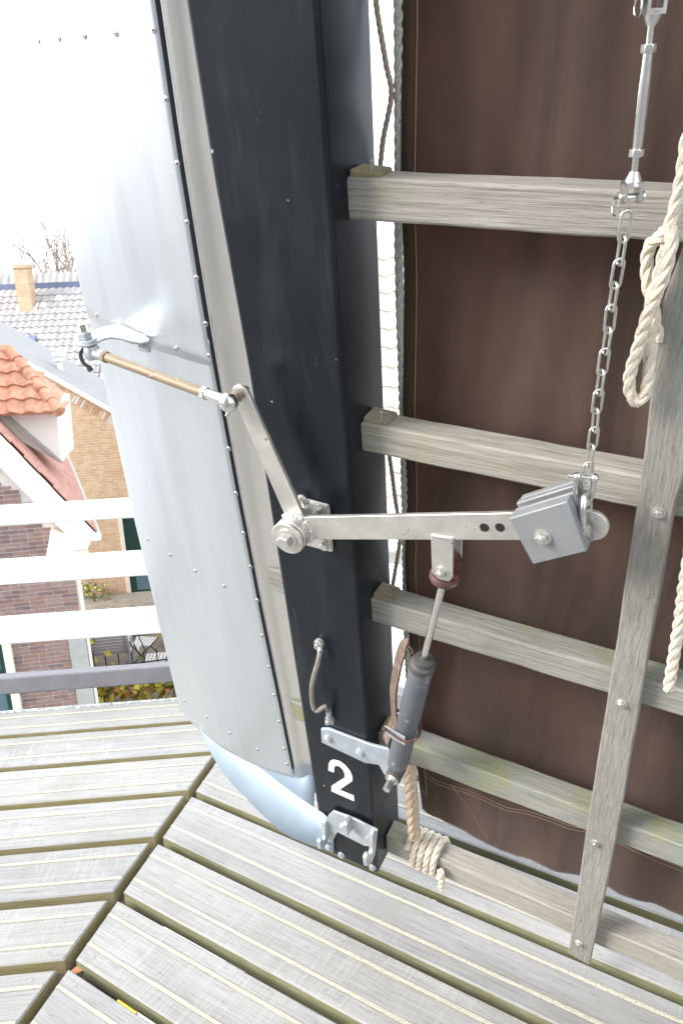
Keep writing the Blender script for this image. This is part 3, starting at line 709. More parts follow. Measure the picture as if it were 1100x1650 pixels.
# ================================================================== ALUMINIUM FLAP (left)
NR, NLF = -0.033, -0.150
fr_t = [s(x, y, NR) for x, y in ((250, 0), (285, 240), (318, 440), (345, 600), (380, 790), (415, 970), (445, 1115), (472, 1253))]
fl_t = [s(x, y, NLF) for x, y in ((40, 0), (85, 230), (120, 420), (165, 600), (215, 830), (255, 1000), (290, 1140))]
uR = lambda w: interp([(p.y, p.x) for p in fr_t], min(w, 1.95)); uL = lambda w: interp([(p.y, p.x) for p in fl_t], min(w, 1.95))
def fn(ss): return lerp(NR, NLF, ss**1.45) + 0.010*math.sin(math.pi*ss)
def flap_pt(px, py):
    n = NR
    for _ in range(12):
        p = s(px, py, n); ss = (uR(p.y)-p.x)/(uR(p.y)-uL(p.y)); n = fn(min(1, max(0, ss)))
    return p, min(1, max(0, ss))
fb = []
for q in ((290, 1140), (308, 1163), (330, 1182), (355, 1202), (380, 1217), (430, 1241), (472, 1253)):
    p, ss = flap_pt(*q); fb.append((ss, p.y))
fb[0] = (1.0, fb[0][1]); fb[-1] = (0.0, fb[-1][1])
fs_ = []
for q in ((346, 591), (285, 573), (156, 519)):
    p, ss = flap_pt(*q); fs_.append((ss, p.y))
fs_[0] = (0.0, fs_[0][1]); fs_[-1] = (1.0, fs_[-1][1])
flap = empty('brake_flap', (uR(0.2), 0.15, NR), 'large riveted aluminium leading-edge flap left of the black beam', 'metal flap')
def skin(name, wlo_f, whi_f, lift, inset, parent):
    g = G(); ni, nj = 40, 90; vs = []; fs = []
    for j in range(nj+1):
        for i in range(ni+1):
            ss = i/ni; w = lerp(wlo_f(ss), whi_f(ss), j/nj)
            u = lerp(uR(w)-inset, uL(w)+inset, ss)
            vs.append((u, w, fn(ss)+lift+noise.noise(V((u*4, w*2.5, 1.1)))*0.0022))
    for j in range(nj):
        for i in range(ni):
            a = j*(ni+1)+i; fs.append((a, a+1, a+ni+2, a+ni+1))
    g.add(vs, fs); o = g.build(name, 'aluminium', parent, 60)
    m = o.modifiers.new('thick', 'SOLIDIFY'); m.thickness = 0.0012; m.offset = -1
    return o
low = skin('lower_skin', lambda q: interp(fb, q), lambda q: interp(fs_, q)+.05, 0, 0, flap)
upp = skin('upper_skin', lambda q: interp(fs_, q)+.004*max(0, 1-abs(q)/.04), lambda q: 4.4, 0.0016, 0.0003, flap)
RIV = [(249, 48), (269, 160), (287, 263), (303, 358), (318, 447), (333, 521), (338, 573), (369, 723), (381, 795), (393, 859), (404, 913), (415, 967), (423, 1024), (434, 1074), (442, 1120), (450, 1163), (458, 1207), (462, 1232), (415, 1208), (371, 1181), (334, 1155), (299, 1128), (239, 869), (275, 894), (315, 920), (362, 944), (65, 66), (98, 62), (138, 58), (188, 54), (285, 562), (156, 508)]
def flap_normal(p, ss):
    e = 0.01; return V((-(fn(min(1, ss+e))-fn(max(0, ss-e)))/((min(1, ss+e)-max(0, ss-e))*(uL(p.y)-uR(p.y))), 0, 1)).normalized()
for k, q in enumerate(RIV):
    p, ss = flap_pt(*q); up_ = q[1] < 580
    inst(M_RIVET, 'rivet', upp if up_ else low, V((p.x, p.y, fn(ss)+(0.0018 if up_ else 0.0003)+noise.noise(V((p.x*4, p.y*2.5, 1.1)))*0.0022)), flap_normal(p, ss), 0.9)
# dark strip standing in for the shade in the gap beside the flap
g = G(); pts = [(uR(w)-0.008, w, -0.058) for w in [interp(fb, 0)+0.1*i for i in range(42)]]
g.strap(pts, (1, 0, 0), 0.060, 0.004); g.build('gap_shade_strip', 'seal_gap_dark', flap)

# nose strip: bent sheet between flap and stock (fixed to the bars)
noses = empty('nose_strip', (-0.24, 0.15, -0.06), 'narrow pale metal strip between the aluminium flap and the black beam', 'metal strip')
g = G(); prof = [(0.0045, -0.054), (0.0055, -0.045), (0.009, -0.041), (0.015, -0.0405), (0.022, -0.044), (0.030, -0.051), (0.038, -0.056), (0.075, -0.062), (0.105, -0.066)]
n = 60; vs = []; fs = []
for j in range(n+1):
    w = lerp(interp(fb, 0)-.002, 4.4, j/n)
    for x, nn in prof:
        ww = w if j else w + (0.0 if x < .02 else (x-.02)*0.35)
        vs.append((uR(w)+x-.006, ww, nn))
m_ = len(prof)
for j in range(n):
    for i in range(m_-1): fs.append((j*m_+i, j*m_+i+1, (j+1)*m_+i+1, (j+1)*m_+i))
g.add(vs, fs); o = g.build('strip_sheet', 'nose_strip', noses, 60); m = o.modifiers.new('thick', 'SOLIDIFY'); m.thickness = 0.0018; m.offset = -1
for q in ((285, 21), (479, 1232)):
    inst(M_RIVET, 'rivet', o, s(*q, -.0558), (0.15, 0, 1), 0.9)

# tip sheet: folded galvanised sheet below the flap, reflected sky put into its blue
tip = empty('tip_sheet', s(430, 1320, -.05), 'folded metal sheet at the bottom of the flap, pale blue of reflected sky in its colour', 'metal sheet')
nt_ = lambda x: interp([(320, -.105), (400, -.064), (470, -.029), (505, -.010), (522, 0.0045), (560, 0.0045)], x)
lowp = [(322, 1172), (335, 1205), (350, 1232), (375, 1264), (400, 1290), (430, 1320), (450, 1338), (470, 1350), (500, 1362), (520, 1368), (537, 1374)]
crs = [(326, 1170), (345, 1186), (372, 1203), (400, 1224), (425, 1243), (450, 1262), (467, 1275), (485, 1288), (505, 1301), (520, 1311), (537, 1326)]
uppp = [(330, 1160), (350, 1170), (376, 1180), (403, 1195), (428, 1205), (455, 1215), (472, 1225), (490, 1230), (507, 1240), (509, 1252), (511, 1262)]
g = G(); a = [s(x, y, nt_(x)) for x, y in lowp]; b = [s(x, y, nt_(x)+.002) for x, y in crs]
c = [s(x, y, min(-0.068, nt_(x)-.03)) for x, y in uppp]
n = len(a); g.add(a+b, [(i, i+1, n+i+1, n+i) for i in range(n-1)])
o = g.build('lower_fold', 'tip_sheet', tip, 60); m = o.modifiers.new('thick', 'SOLIDIFY'); m.thickness = 0.002; m.offset = -1
b2 = [p.copy() for p in b]
for k in (9, 10): b2[k] = s(504+k-8, 1300+k-8, -.03)
g = G(); g.add([p+V((0, 0, -.0008)) for p in b2[:9]]+c[:9], [(i, i+1, 9+i+1, 9+i) for i in range(8)])
o = g.build('upper_fold', 'tip_sheet', tip, 60); m = o.modifiers.new('thick', 'SOLIDIFY'); m.thickness = 0.002; m.offset = -1
for q in ((519, 1331), (529, 1364)): inst(M_GBOLT, 'bolt', tip, s(*q, .0065), (0, 0, 1), 0.8)

# ================================================================== BELL CRANK
NA0, NA1 = 0.050, 0.058           # the flat arms
hub = s(462, 869, 0.088); HB = V((hub.x, hub.y, 0))
crank = empty('bell_crank', HB, 'satin steel bell-crank lever with two welded arms on the black beam', 'lever')
g = G(); P = [s(x, y, 0.0) for x, y in ((474, 795), (533, 811), (539, 887), (482, 872))]
g.prism([p+V((0, 0, .0008)) for p in P], (0, 0, 0.008)); plate_ = g.build('mount_plate', 'satin_steel', crank, 0, 0.004, 2)
for q in ((517, 822), (524, 878), (487, 806)):
    inst(M_BOLT, 'plate_bolt', plate_, s(*q, 0.0088), (0, 0, 1), 0.95, random.random())
g = G(); g.cyl(HB+V((0, 0, .0085)), HB+V((0, 0, .030)), 0.026, None, 28); g.cyl(HB+V((0, 0, .030)), HB+V((0, 0, .0795)), 0.0315, None, 32)
hubo = g.build('hub', 'satin_steel', crank, 40, 0.002)
g = G(); g.cyl(HB+V((0, 0, .0815)), HB+V((0, 0, .0875)), 0.0315, None, 32); g.build('hub_washer', 'satin_steel', crank, 40, 0.0015)
g = G(); g.cyl(HB+V((0, 0, .0790)), HB+V((0, 0, .0820)), 0.0285, None, 28); g.build('hub_seal', 'seal_gap_dark', crank)
inst(M_BOLT, 'hub_bolt', crank, HB+V((0, 0, .0875)), (0, 0, 1), 1.55, 0.3)
def arm_outline(a, b, wa, wb, round_end=True, rr=None):
    d = (b-a).normalized(); p = V((-d.y, d.x, 0)); out = [a+p*wa/2, a-p*wa/2]
    r = rr or wb/2
    for k in range(13):
        t = -math.pi/2 + math.pi*k/12; out.append(b + d*(r*math.cos(t)) + p*(r*math.sin(t)))
    return out
H0 = HB + V((0, 0, NA0))
endR = s(951, 848, NA1); endR = V((endR.x, endR.y, NA0))
d_ = (endR-H0).normalized(); p_ = V((-d_.y, d_.x, 0))
yc = s(700, 850, NA1); H0r = V((yc.x, yc.y, NA0)) - d_*((yc-H0).dot(d_)); # arm centre line through the photo's arm
dR = (endR - V((yc.x, yc.y, NA0))).normalized()
pR = V((-dR.y, dR.x, 0)); st = V((yc.x, yc.y, NA0)) - dR*((V((yc.x, yc.y, 0))-HB).length)
hw = (s(650, 831, NA1)-s(650, 870, NA1)).length/2*0.95
out = [st+pR*hw, st-pR*hw]
for k in range(15):
    t = -math.pi/2 + math.pi*k/14; out.append(endR + dR*(hw*1.05*math.cos(t)) + pR*(hw*1.05*math.sin(t)))
g = G(); g.prism(out, (0, 0, NA1-NA0)); armR = g.build('long_arm', 'satin_steel', crank, 30, 0.0012)
for q in ((780, 850), (805, 850)):
    P = s(*q, NA1); g = G(); g.cyl(P+V((0, 0, -.002)), P+V((0, 0, .0004)), 0.0075, None, 20); g.build('hole_disc', 'dark_hole', armR)  # flat dark disc, painted in place of the shade inside a drilled hole
# upper arm
tU = s(387, 636, NA1); tU = V((tU.x, tU.y, NA0)); bU = HB+V((0.004, 0.02, NA0))
dU = (tU-bU).normalized(); pU = V((-dU.y, dU.x, 0)); hb_, ht_ = 0.020, 0.0165
out = [bU+pU*hb_, bU-pU*hb_]
for k in range(13):
    t = -math.pi/2 + math.pi*k/12; out.append(tU + dU*(ht_*math.cos(t)) + pU*(ht_*math.sin(t)))
g = G(); g.prism(out, (0, 0, NA1-NA0)); armU = g.build('short_arm', 'satin_steel', crank, 30, 0.0012)
# weld beads round the hub
for cen, ang0, ang1 in ((HB+V((0, 0, NA1)), -0.6, 0.75), (HB+V((0, 0, NA1)), 1.1, 2.3)):
    pts = [cen + V((math.cos(t)*0.0325, math.sin(t)*0.0325, 0)) for t in [lerp(ang0, ang1, k/10) for k in range(11)]]
    g = G()
    for P in pts: g.ball(P+V((0, 0, random.uniform(-.001, .001))), 0.0042, 8, 6)
    g.build('weld', 'satin_steel', hubo, 80)

# ---- push rod between crank and flap
ballP = s(369, 648, 0.083); endP = s(149, 567, 0.040)
rod = empty('push_rod', endP, 'bronze push rod with steel ball joints linking the flap bracket to the lever', 'push rod')
dr = (ballP-endP).normalized()
a0, a1 = endP + dr*0.032, ballP - dr*0.055
g = G(); g.cyl(a0, a1, 0.0085, None, 18); g.build('rod', 'bronze', rod)
g = G(); g.cyl(a0-dr*.002, a0+dr*.008, 0.0115, None, 6); g.build('lock_nut', 'bronze', rod, 30, .0008)
g = G(); g.cyl(a1-dr*.003, a1+dr*.007, 0.0115, None, 6); g.build('lock_nut', 'stainless', rod, 30, .0008)
g = G(); g.cyl(a1+dr*.007, ballP, 0.0085, 0.0105, 18); g.ball(ballP, 0.0165, 24, 16)
g.cyl(ballP+V((0, -.012, 0)), ballP+V((-.006, -.024, .004)), .003, None, 8); g.build('ball_joint', 'bright_steel', rod, 50)
st0 = V((tU.x, tU.y, NA1)); g = G(); g.cyl(ballP+(st0-ballP)*0.35, st0+(ballP-st0)*-0.0, 0.006, None, 14); g.cyl(lerp(ballP, st0, .62), lerp(ballP, st0, .8), 0.0095, None, 14)
g.build('ball_stud', 'bronze', rod, 40)
inst(M_NUT, 'stud_nut', rod, V((tU.x+.001, tU.y+.003, NA0)), (0, 0, -1), 0.95)
g = G(); g.cyl(endP+dr*.004, a0-dr*.002, 0.0105, 0.0095, 18); g.lathe([(.004, -.013), (.012, -.012), (.0145, -.006), (.0145, .006), (.012, .012), (.004, .013)], endP, (0, 1, 0.0), 20)
g.build('joint_housing', 'galvanised', rod, 50)
g = G(); q0 = endP+V((-.010, .010, .006)); g.tube(spline([q0, q0+V((-.008, -.012, .006)), q0+V((-.002, -.026, .010)), q0+V((.008, -.034, .009))], .004), .0035, 8); g.cyl(q0+V((.008, -.034, .009)), q0+V((.012, -.040, .010)), .005, None, 8)
g.build('spring_clip', 'seal_gap_dark', rod)

# ---- bent bracket on the flap, carrying the rod's upright bolt
bw = (endP.y + 0.0195)
fp, fss = flap_pt(236, 552); ft = fn(fss)
bracket = empty('flap_bracket', V((fp.x, bw, ft)), 'pale bent strap bracket with upright threaded bolt on the aluminium flap', 'bracket')
uA = endP.x
p1, q1 = flap_pt(243, 556); p2, q2 = flap_pt(190, 528)
bx1, bx2 = p1.x, p2.x-.004
zf = fn(q1)+.004; zf2 = fn(q2)+.004
outl = []
for x, y, tt in ((123, 551, 1.1), (133, 542, 1), (150, 534, .8), (170, 527, .5), (192, 523, .05), (216, 534, .03), (241, 546, 0), (240, 550, .12), (226, 553, .25), (212, 552, .40), (196, 547, .55), (180, 545, .72), (166, 548, .88), (154, 554, 1.0), (140, 559, 1.1), (127, 558, 1.15)):
    fz = fn(flap_pt(x, y)[1])+.004; outl.append(s(x, y, lerp(fz, endP.z, tt)))
eb_w = s(139, 549, endP.z)
g = G(); g.prism([p-V((0, .002, 0)) for p in outl], (0, 0.004, 0)); pl_ = g.build('strap', 'galvanised', bracket, 30, .0012)
for (qx, qy) in ((232, 551), (194, 529)):
    P, q = flap_pt(qx, qy); z = fn(q)+.0045
    g = G(); g.box((P.x-.013, P.y-.018, z-.003), (P.x+.013, P.y+.016, z+.001)); foot = g.build('foot', 'galvanised', bracket, 30, .001)
    inst(M_NUT, 'bolt', foot, V((P.x, P.y-.003, z+.001)), (0, 0, 1), 0.85)
eb = V((eb_w.x, eb_w.y+.001, endP.z))
g = G(); g.cyl(eb, eb+V((0, .0035, 0)), .0205, .0195, 24); g.build('washer', 'galvanised', bracket)
g = G(); g.cyl(eb+V((0, .0035, 0)), eb+V((0, .0165, 0)), .0135, None, 6); g.build('nut', 'galvanised', bracket, 30, .0012)
g = G(); g.cyl(endP, eb+V((0, .018, 0)), .0072, None, 16)
for k in range(9): g.lathe([(.0066, 0), (.0078, .0008), (.0066, .0016)], eb+V((0, .0165+.0017*k, 0)), (0, 1, 0), 16)
g.build('threaded_bolt', 'bright_steel', bracket, 40)

# ================================================================== COUNTERWEIGHT
cwf = [s(x, y, 0.088) for x, y in ((818, 836), (913, 808), (945, 889), (858, 910))]
cw = empty('counterweight', V((cwf[3].x, cwf[3].y, 0.05)), 'stack of square grey metal weight plates bolted on the end of the lever arm', 'counterweight')
for n0, n1, dx, dy in ((0.0585, 0.0655, .002, .001), (0.0658, 0.088, 0, 0), (0.0365, 0.0495, -.001, .002), (0.024, 0.0362, .001, .003)):
    g = G(); g.prism([V((p.x+dx, p.y+dy, n0)) for p in cwf], (0, 0, n1-n0)); g.build('weight_plate', 'lead_grey', cw, 30, 0.002)
inst(M_NUT, 'bolt', cw, s(874, 865, 0.088), (0, 0, 1), 1.05, 0.4)

# ================================================================== DAMPER
ND = 0.036
topE = s(721, 908, ND); botE = s(636, 1247, ND)
damper = empty('damper', botE, 'grey hydraulic damper with polished rod between lever arm and black beam', 'damper')
dd = (topE-botE).normalized(); Ld = (topE-botE).length
def al(px, py): return (s(px, py, ND)-botE).dot(dd)
c0, c1 = al(645, 1222), al(683, 1072)
g = G(); rB = 0.0222
g.lathe([(rB*.75, c0-.03), (rB*.95, c0-.02), (rB, c0), (rB, (c0+c1)/2-.02), (rB*1.02, (c0+c1)/2-.018), (rB*1.02, c1-.012), (rB*.98, c1-.01)], botE, dd, 32); g.build('cylinder', 'damper_grey', damper, 40)
g = G(); g.lathe([(rB*1.04, c1-.012), (rB*1.1, c1-.008), (rB*1.1, c1+.004), (rB*.9, c1+.008), (rB*.86, c1+.016), (rB*.6, c1+.018)], botE, dd, 28); g.build('end_cap', 'damper_dark', damper, 40)
g = G(); g.cyl(botE+dd*(c1), topE-dd*.03, .0066, None, 20); g.build('piston_rod', 'bright_steel', damper)
g = G(); t0 = topE-dd*.037; g.lathe([(.012, -.003), (.0235, 0), (.0255, .004), (.0255, .010), (.023, .0145), (.012, .017)], t0, dd, 28); g.build('bump_stop', 'rust_red', damper, 40)
g = G(); g.cyl(topE+V((0, 0, -.02)), topE+V((0, 0, .006)), .0125, None, 22); g.cyl(topE+V((0, 0, -.014)), topE+V((0, 0, -.002)), .0205, None, 24); g.build('top_eye', 'rust_red', damper, 40)
g = G(); g.cyl(botE+V((0, 0, -.02)), botE+V((0, 0, .014)), .0175, None, 22); g.cyl(botE, botE+dd*(c0-.01), .0165, .019, 20); g.build('bottom_eye', 'damper_dark', damper, 40)
# clevis welded under the arm
cl = empty('clevis', V((topE.x, topE.y, NA0)), 'bent steel clevis welded under the lever arm holding the damper', 'clevis')
ytop = s(721, 869, NA1).y+.001
for zc in (NA0+.006, NA0-.034):
    g = G(); c = V((topE.x, topE.y, zc)); k = 0.017
    pts = [V((topE.x-.019, ytop, zc+(-.002))), V((topE.x+.017, ytop+.003, zc-.002)), V((topE.x+.017, ytop-.014, zc))]
    pts = [c+V((-.020, ytop-topE.y, 0)), c+V((.018, ytop-topE.y+.006, 0)), c+V((.018, -.006, 0)), c+V((.012, -.016, 0)), c+V((-.006, -.017, 0)), c+V((-.018, -.008, 0))]
    g.prism(pts, (0, 0, .005)); g.build('cheek', 'satin_steel', cl, 30, .0015)
g = G(); g.box((topE.x-.020, ytop-.003, NA0-.034), (topE.x+.018, ytop+.003, NA0+.011)); g.build('bridge', 'satin_steel', cl, 30, .002)
inst(M_NUT, 'pivot_bolt', cl, V((topE.x, topE.y, NA0+.011)), (0, 0, 1), 0.98, .2)
# steel strap on the stock that carries the damper foot
sp_ = [s(x, y, .001) for x, y in ((519, 1171), (531, 1171), (597, 1196), (633, 1205), (646, 1222), (640, 1246), (622, 1247), (612, 1229), (590, 1226), (520, 1193))]
strapo = empty('damper_strap', sp_[5], 'blue-grey flat steel strap bolted across the black beam under the damper', 'strap')
g = G(); g.prism([V((p.x, p.y, .001)) for p in sp_], (0, 0, .007)); stp = g.build('strap', 'galvanised_blue', strapo, 30, .0015)
for q in ((529, 1190), (580, 1212)): inst(M_GBOLT, 'bolt', stp, s(*q, .008), (0, 0, 1), 0.9)
g = G(); g.cyl(botE+V((0, 0, -.03)), botE+V((0, 0, .022)), .0095, None, 16); g.cyl(botE+V((0, 0, .022)), botE+V((0, 0, .044)), .0085, .008, 16); g.cyl(botE+V((0, 0, .014)), botE+V((0, 0, .017)), .015, None, 20); g.build('pivot_pin', 'stainless', strapo, 40)
# lever strap clamped to the damper by a U-bolt
lv = empty('strap_handle', s(625, 1190, .02), 'rusty curved strap clamped to the damper by a red U-bolt', 'strap')
pth = [s(x, y, n) for x, y, n in ((646, 1051, .035), (655, 1035, .034), (662, 1040, .030), (661, 1052, .026))]
pth = [s(x, y, .022) for x, y in ((631, 1210), (622, 1195), (627, 1180), (635, 1160), (634, 1135), (634, 1110), (640, 1075), (646, 1052), (652, 1040), (659, 1040), (662, 1050))]
g = G(); g.strap(spline(pth, .004), (0.75, 0.1, 0.65), .026, .004); g.build('handle_strap', 'rusty', lv, 40)
ub = s(655, 1175, ND); ux = V((dd.y, -dd.x, 0)); 
pts = [ub - ux*.034 + V((0, .006, .026)), ub - ux*.0 + V((0, -.002, .027)), ub + ux*.020 + V((0, -.002, .018)), ub + ux*.027 + V((0, 0, 0)), ub + ux*.020 + V((0, .002, -.018)), ub - ux*.0+V((0, .002, -.027)), ub - ux*.034 + V((0, .008, -.026))]
g = G(); g.tube(spline(pts, .004), .0032, 8); g.cyl(pts[0], pts[0]-ux*.006, .0065, None, 6); g.build('u_bolt', 'rust_red', lv)
g = G(); g.prism([ub - ux*.036+V((0, -.012, .0235)), ub + ux*.008+V((0, -.016, .0235)), ub + ux*.008+V((0, .010, .0235)), ub - ux*.036+V((0, .014, .0235))], (0, 0, .003)); g.build('clamp_plate', 'galvanised', lv, 30, .001)

# ================================================================== EARTH CABLE
ec = empty('earth_cable', s(530, 1160, 0), 'bent copper-brown earth cable between two lugs on the black beam', 'cable')
cp = [s(x, y, n) for x, y, n in ((516, 1050, .018), (512, 1068, .03), (505, 1092, .036), (502, 1112, .036), (504, 1136, .032), (509, 1145, .03), (517, 1142, .028), (524, 1138, .022), (529, 1146, .016))]
g = G(); g.tube(spline(cp, .005), .0054, 10); g.build('cable', 'cable_metal', ec)
for (x, y), d in (((514, 1037), cp[0]), ((531, 1160), cp[-1])):
    P = s(x, y, .006); g = G(); g.cyl(P+V((0, 0, -.005)), P+V((0, 0, .001)), .0105, None, 18); g.tube([P+V((0, 0, .002)), lerp(P, d, .5), d], [.0055, .0062, .0062], 10)
    lug = g.build('lug', 'galvanised', ec, 40)
    inst(M_NUT, 'lug_bolt', lug, P+V((0, 0, .001)), (-0.15, -.1, 1), 0.95)

# ================================================================== HOOK BRACKET AT THE FOOT
hk = empty('hook_bracket', s(570, 1370, 0), 'grey steel bracket with upright hook ears bolted on the foot of the black beam', 'bracket')
P = [s(x, y, .007) for x, y in ((530, 1312), (538, 1304), (560, 1312), (575, 1318), (609, 1335), (606, 1362), (588, 1360), (545, 1338), (537, 1354), (528, 1352))]
g = G(); g.prism([V((p.x, p.y, .007)) for p in P], (0, 0, .006)); hp = g.build('plate', 'galvanised', hk, 30, .0015)
for q in ((553, 1332), (594, 1350)):
    inst(M_GBOLT, 'bolt', hp, s(*q, .013), (0, 0, 1), 0.85)
def ear(u, w, h, dn, notch):
    """upright ear in the plane across the stock; a notched one is a J-shaped hook open at the top"""
    n0 = .0125; P = lambda a, b: V((u, w+b, n0+a))
    if notch:
        pts = [P(0, .004), P(0, -h*.72), P(dn*.18, -h*.93), P(dn*.45, -h), P(dn*.80, -h*.96), P(dn, -h*.80), P(dn*1.02, -h*.42), P(dn*.86, -h*.36), P(dn*.70, -h*.40), P(dn*.66, -h*.58), P(dn*.50, -h*.66), P(dn*.36, -h*.58), P(dn*.30, -h*.20), P(dn*.22, .002)]
    else: pts = [P(0, 0), P(0, -h), P(dn, -h*.92), P(dn*1.05, -h*.1), P(dn*.8, .002)]
    g = G(); g.prism(pts, (.010, 0, 0)); return g.build('ear', 'galvanised', hk, 30, .0012)
eL, eM, eR = s(524, 1325, .013), s(560, 1316, .013), s(606, 1340, .013)
ear(eL.x-.004, eL.y+.008, .08, .042, True); ear(eM.x, eM.y+.004, .05, .024, False); ear(eR.x-.013, eR.y, .092, .052, True)
for k, q in enumerate(((550, 1377), (600, 1397))):
    inst(M_GBOLT, 'foot_bolt', stock, s(*q, .0005), (0, 0, 1), 0.85)

# ================================================================== CHAIN, SHACKLES, TURNBUCKLE
CN = 0.045
ctop, cbot = s(1009, 344, CN), s(945, 776, CN)
# oval link, local z = long axis
lk = 0.0
def link_mesh(name, L, W, r, mat):
    pts = []; st_ = L/2-W/2
    for k in range(9): t = math.pi*k/8; pts.append(V((W/2*math.cos(t), 0, st_+W/2*math.sin(t))))
    for k in range(9): t = math.pi+math.pi*k/8; pts.append(V((W/2*math.cos(t), 0, -st_+W/2*math.sin(t))))
    return G().tube(pts, r, 8, True).mesh(name, [mat], None, 80)
NLK = 13
px_pts = [(1009, 344), (1003, 385), (997, 422), (990, 460), (984, 496), (980, 532), (974, 566), (969, 600), (964, 632), (960, 662), (957, 692), (953, 720), (948, 748), (945, 778)]
cpts = [s(x, y, CN) for x, y in px_pts]
chain = empty('chain', cpts[-1], 'slim steel chain hanging from the turnbuckle down to the shackles', 'chain')
angs = [30, 60, 75, 5, 85, 0, 80, 40, 70, 75, 30, 80, 20]
for k in range(NLK):
    a, b = cpts[k], cpts[k+1]; c = (a+b)/2; z = (a-b)
    me_ = link_mesh('link', z.length+.0074, .0125, .0019, 'stainless')
    xd = V((1, 0, 0)) if k % 2 == 0 else V((0, 0, 1))
    inst(me_, 'link', chain, c, z, 1.0, R(40), xd)
# turnbuckle
tb0, tb1 = s(1017, 312, CN), s(1052, 8, CN)
tb = empty('turnbuckle', tb0, 'polished rigging turnbuckle with forked ends at the top of the chain', 'turnbuckle')
dt = (tb1-tb0).normalized()
def ta(px, py): return (s(px, py, CN)-tb0).dot(dt)
b0, b1 = ta(1021, 246), ta(1041, 78)
g = G(); g.lathe([(.0045, b0), (.0052, b0+.006), (.0062, b0+.04), (.0062, b1-.04), (.0052, b1-.006), (.0045, b1)], tb0, dt, 24); g.build('body', 'bright_steel', tb, 40)
for (x, y, t) in ((1021, 246, b0), (1041, 74, b1)):
    g = G(); g.cyl(tb0+dt*(t-.004), tb0+dt*(t+.004), .0078, None, 6); g.build('lock_nut', 'stainless', tb, 30, .0008)
g = G(); g.cyl(tb0+dt*ta(1018, 280), tb0+dt*b0, .0036, None, 14); g.build('threaded_end', 'bright_steel', tb)
g = G(); g.cyl(tb0+dt*b1, tb0+dt*ta(1046, 36), .0036, None, 14); g.build('threaded_end', 'bright_steel', tb)
def fork(base, tip, name, sx):
    d = (tip-base).normalized(); x = (V((0.5, 0, 0.85))); x = (x-d*x.dot(d)).normalized(); y = d.cross(x); L = (tip-base).length
    g = G(); g.lathe([(.005, -.004), (.0085, .004), (.010, .010)], base, d, 18)
    for sg in (-1, 1):
        q = [base+d*.006+y*(sg*.0095)-x*.009, base+d*L*.98+y*(sg*.0095)-x*.0085, base+d*(L*1.12)+y*(sg*.0095)-x*.003, base+d*(L*1.12)+y*(sg*.0095)+x*.003, base+d*L*.98+y*(sg*.0095)+x*.0085, base+d*.006+y*(sg*.0095)+x*.009]
        g.prism(q, y*(-sg*.0035))
    q = [base+d*.006+y*.0095-x*.009, base+d*.011+y*.0095-x*.009, base+d*.011+y*.0095+x*.009, base+d*.006+y*.0095+x*.009]; g.prism(q, -y*.019)
    f_ = g.build('fork', 'stainless', tb, 35)
    P = base+d*L*.9; g = G(); g.cyl(P-y*.013, P+y*.013, .004, None, 12); g.cyl(P-y*.0145, P-y*.0125, .0062, None, 14); g.cyl(P+y*.0125, P+y*.0145, .0062, None, 14); g.build('clevis_pin', 'bright_steel', f_)
    rc = P + (y if y.z > 0 else -y)*.0155 - V((0, .009, 0)); rg = [rc + x*(.0095*math.cos(t)) - d*(.0095*math.sin(t)) for t in [2*math.pi*k/22 for k in range(22)]]
    g = G(); g.tube(rg, .0009, 6, True); g.build('split_ring', 'bright_steel', f_)
fork(tb0+dt*ta(1018, 282), s(1014, 322, CN), 'fork', 1)
fork(tb0+dt*ta(1046, 34), s(1056, -14, CN), 'fork', 1)
g = G(); tq = s(1056, -8, CN); g.cyl(tq, tq+dt*1.6, .004, None, 10); solo(g, 'stay_wire', 'stainless', tq, 'steel stay wire rising from the turnbuckle fork', 'wire')
# small shackle (pin across the chain) and bow shackle on the arm end
sh = empty('small_shackle', s(944, 812, CN), 'small steel shackle with a cross pin at the end of the chain', 'shackle')
pa, pb = s(931, 768, CN+.012), s(955, 770, CN-.002)
pm = (pa+pb)/2; ax = (pb-pa).normalized()
pin_a, pin_b = pm-ax*.020, pm+ax*.0155
g = G(); g.cyl(pin_a-ax*.008, pin_b, .0027, None, 12); g.ball(pm-ax*.0135, .0062, 14, 10); g.ball(pm+ax*.0135, .0062, 14, 10); g.build('shackle_pin', 'stainless', sh, 60)
yb = s(944, 812, CN).y-pm.y
pts = [pm-ax*.0135, pm-ax*.0135+V((0, yb*.6, 0)), pm-ax*.009+V((0, yb*.9, .001)), pm+V((0, yb*1.05, .002)), pm+ax*.009+V((0, yb*.9, .001)), pm+ax*.0135+V((0, yb*.6, 0)), pm+ax*.0135]
g = G(); g.tube(spline(pts, .003), .0036, 10); g.build('bow', 'stainless', sh, 60)
bs = empty('bow_shackle', s(938, 862, NA1), 'larger shackle pinned through the rounded end of the lever arm', 'shackle')
pc = s(938, 860, NA1+.018); pn = V((pc.x, pc.y, 0))
crown = s(945, 792, CN)
dc = V((crown.x, crown.y, 0)) - pn; lc = dc.length; dc.normalize()
pts = [pn+V((0, 0, NA1+.012))-dc*.004, pn+dc*lc*.35+V((0, 0, NA1+.013)), pn+dc*lc*.72+V((0, 0, NA1+.012)), pn+dc*lc*.94+V((0, 0, NA1+.004)), pn+dc*lc+V((0, 0, NA1-.004)), pn+dc*lc*.94+V((0, 0, NA0-.004)), pn+dc*lc*.72+V((0, 0, NA0-.012)), pn+dc*lc*.35+V((0, 0, NA0-.013)), pn+V((0, 0, NA0-.012))-dc*.004]
g = G(); g.tube(spline(pts, .003), .0052, 12); g.build('bow', 'stainless', bs, 60)
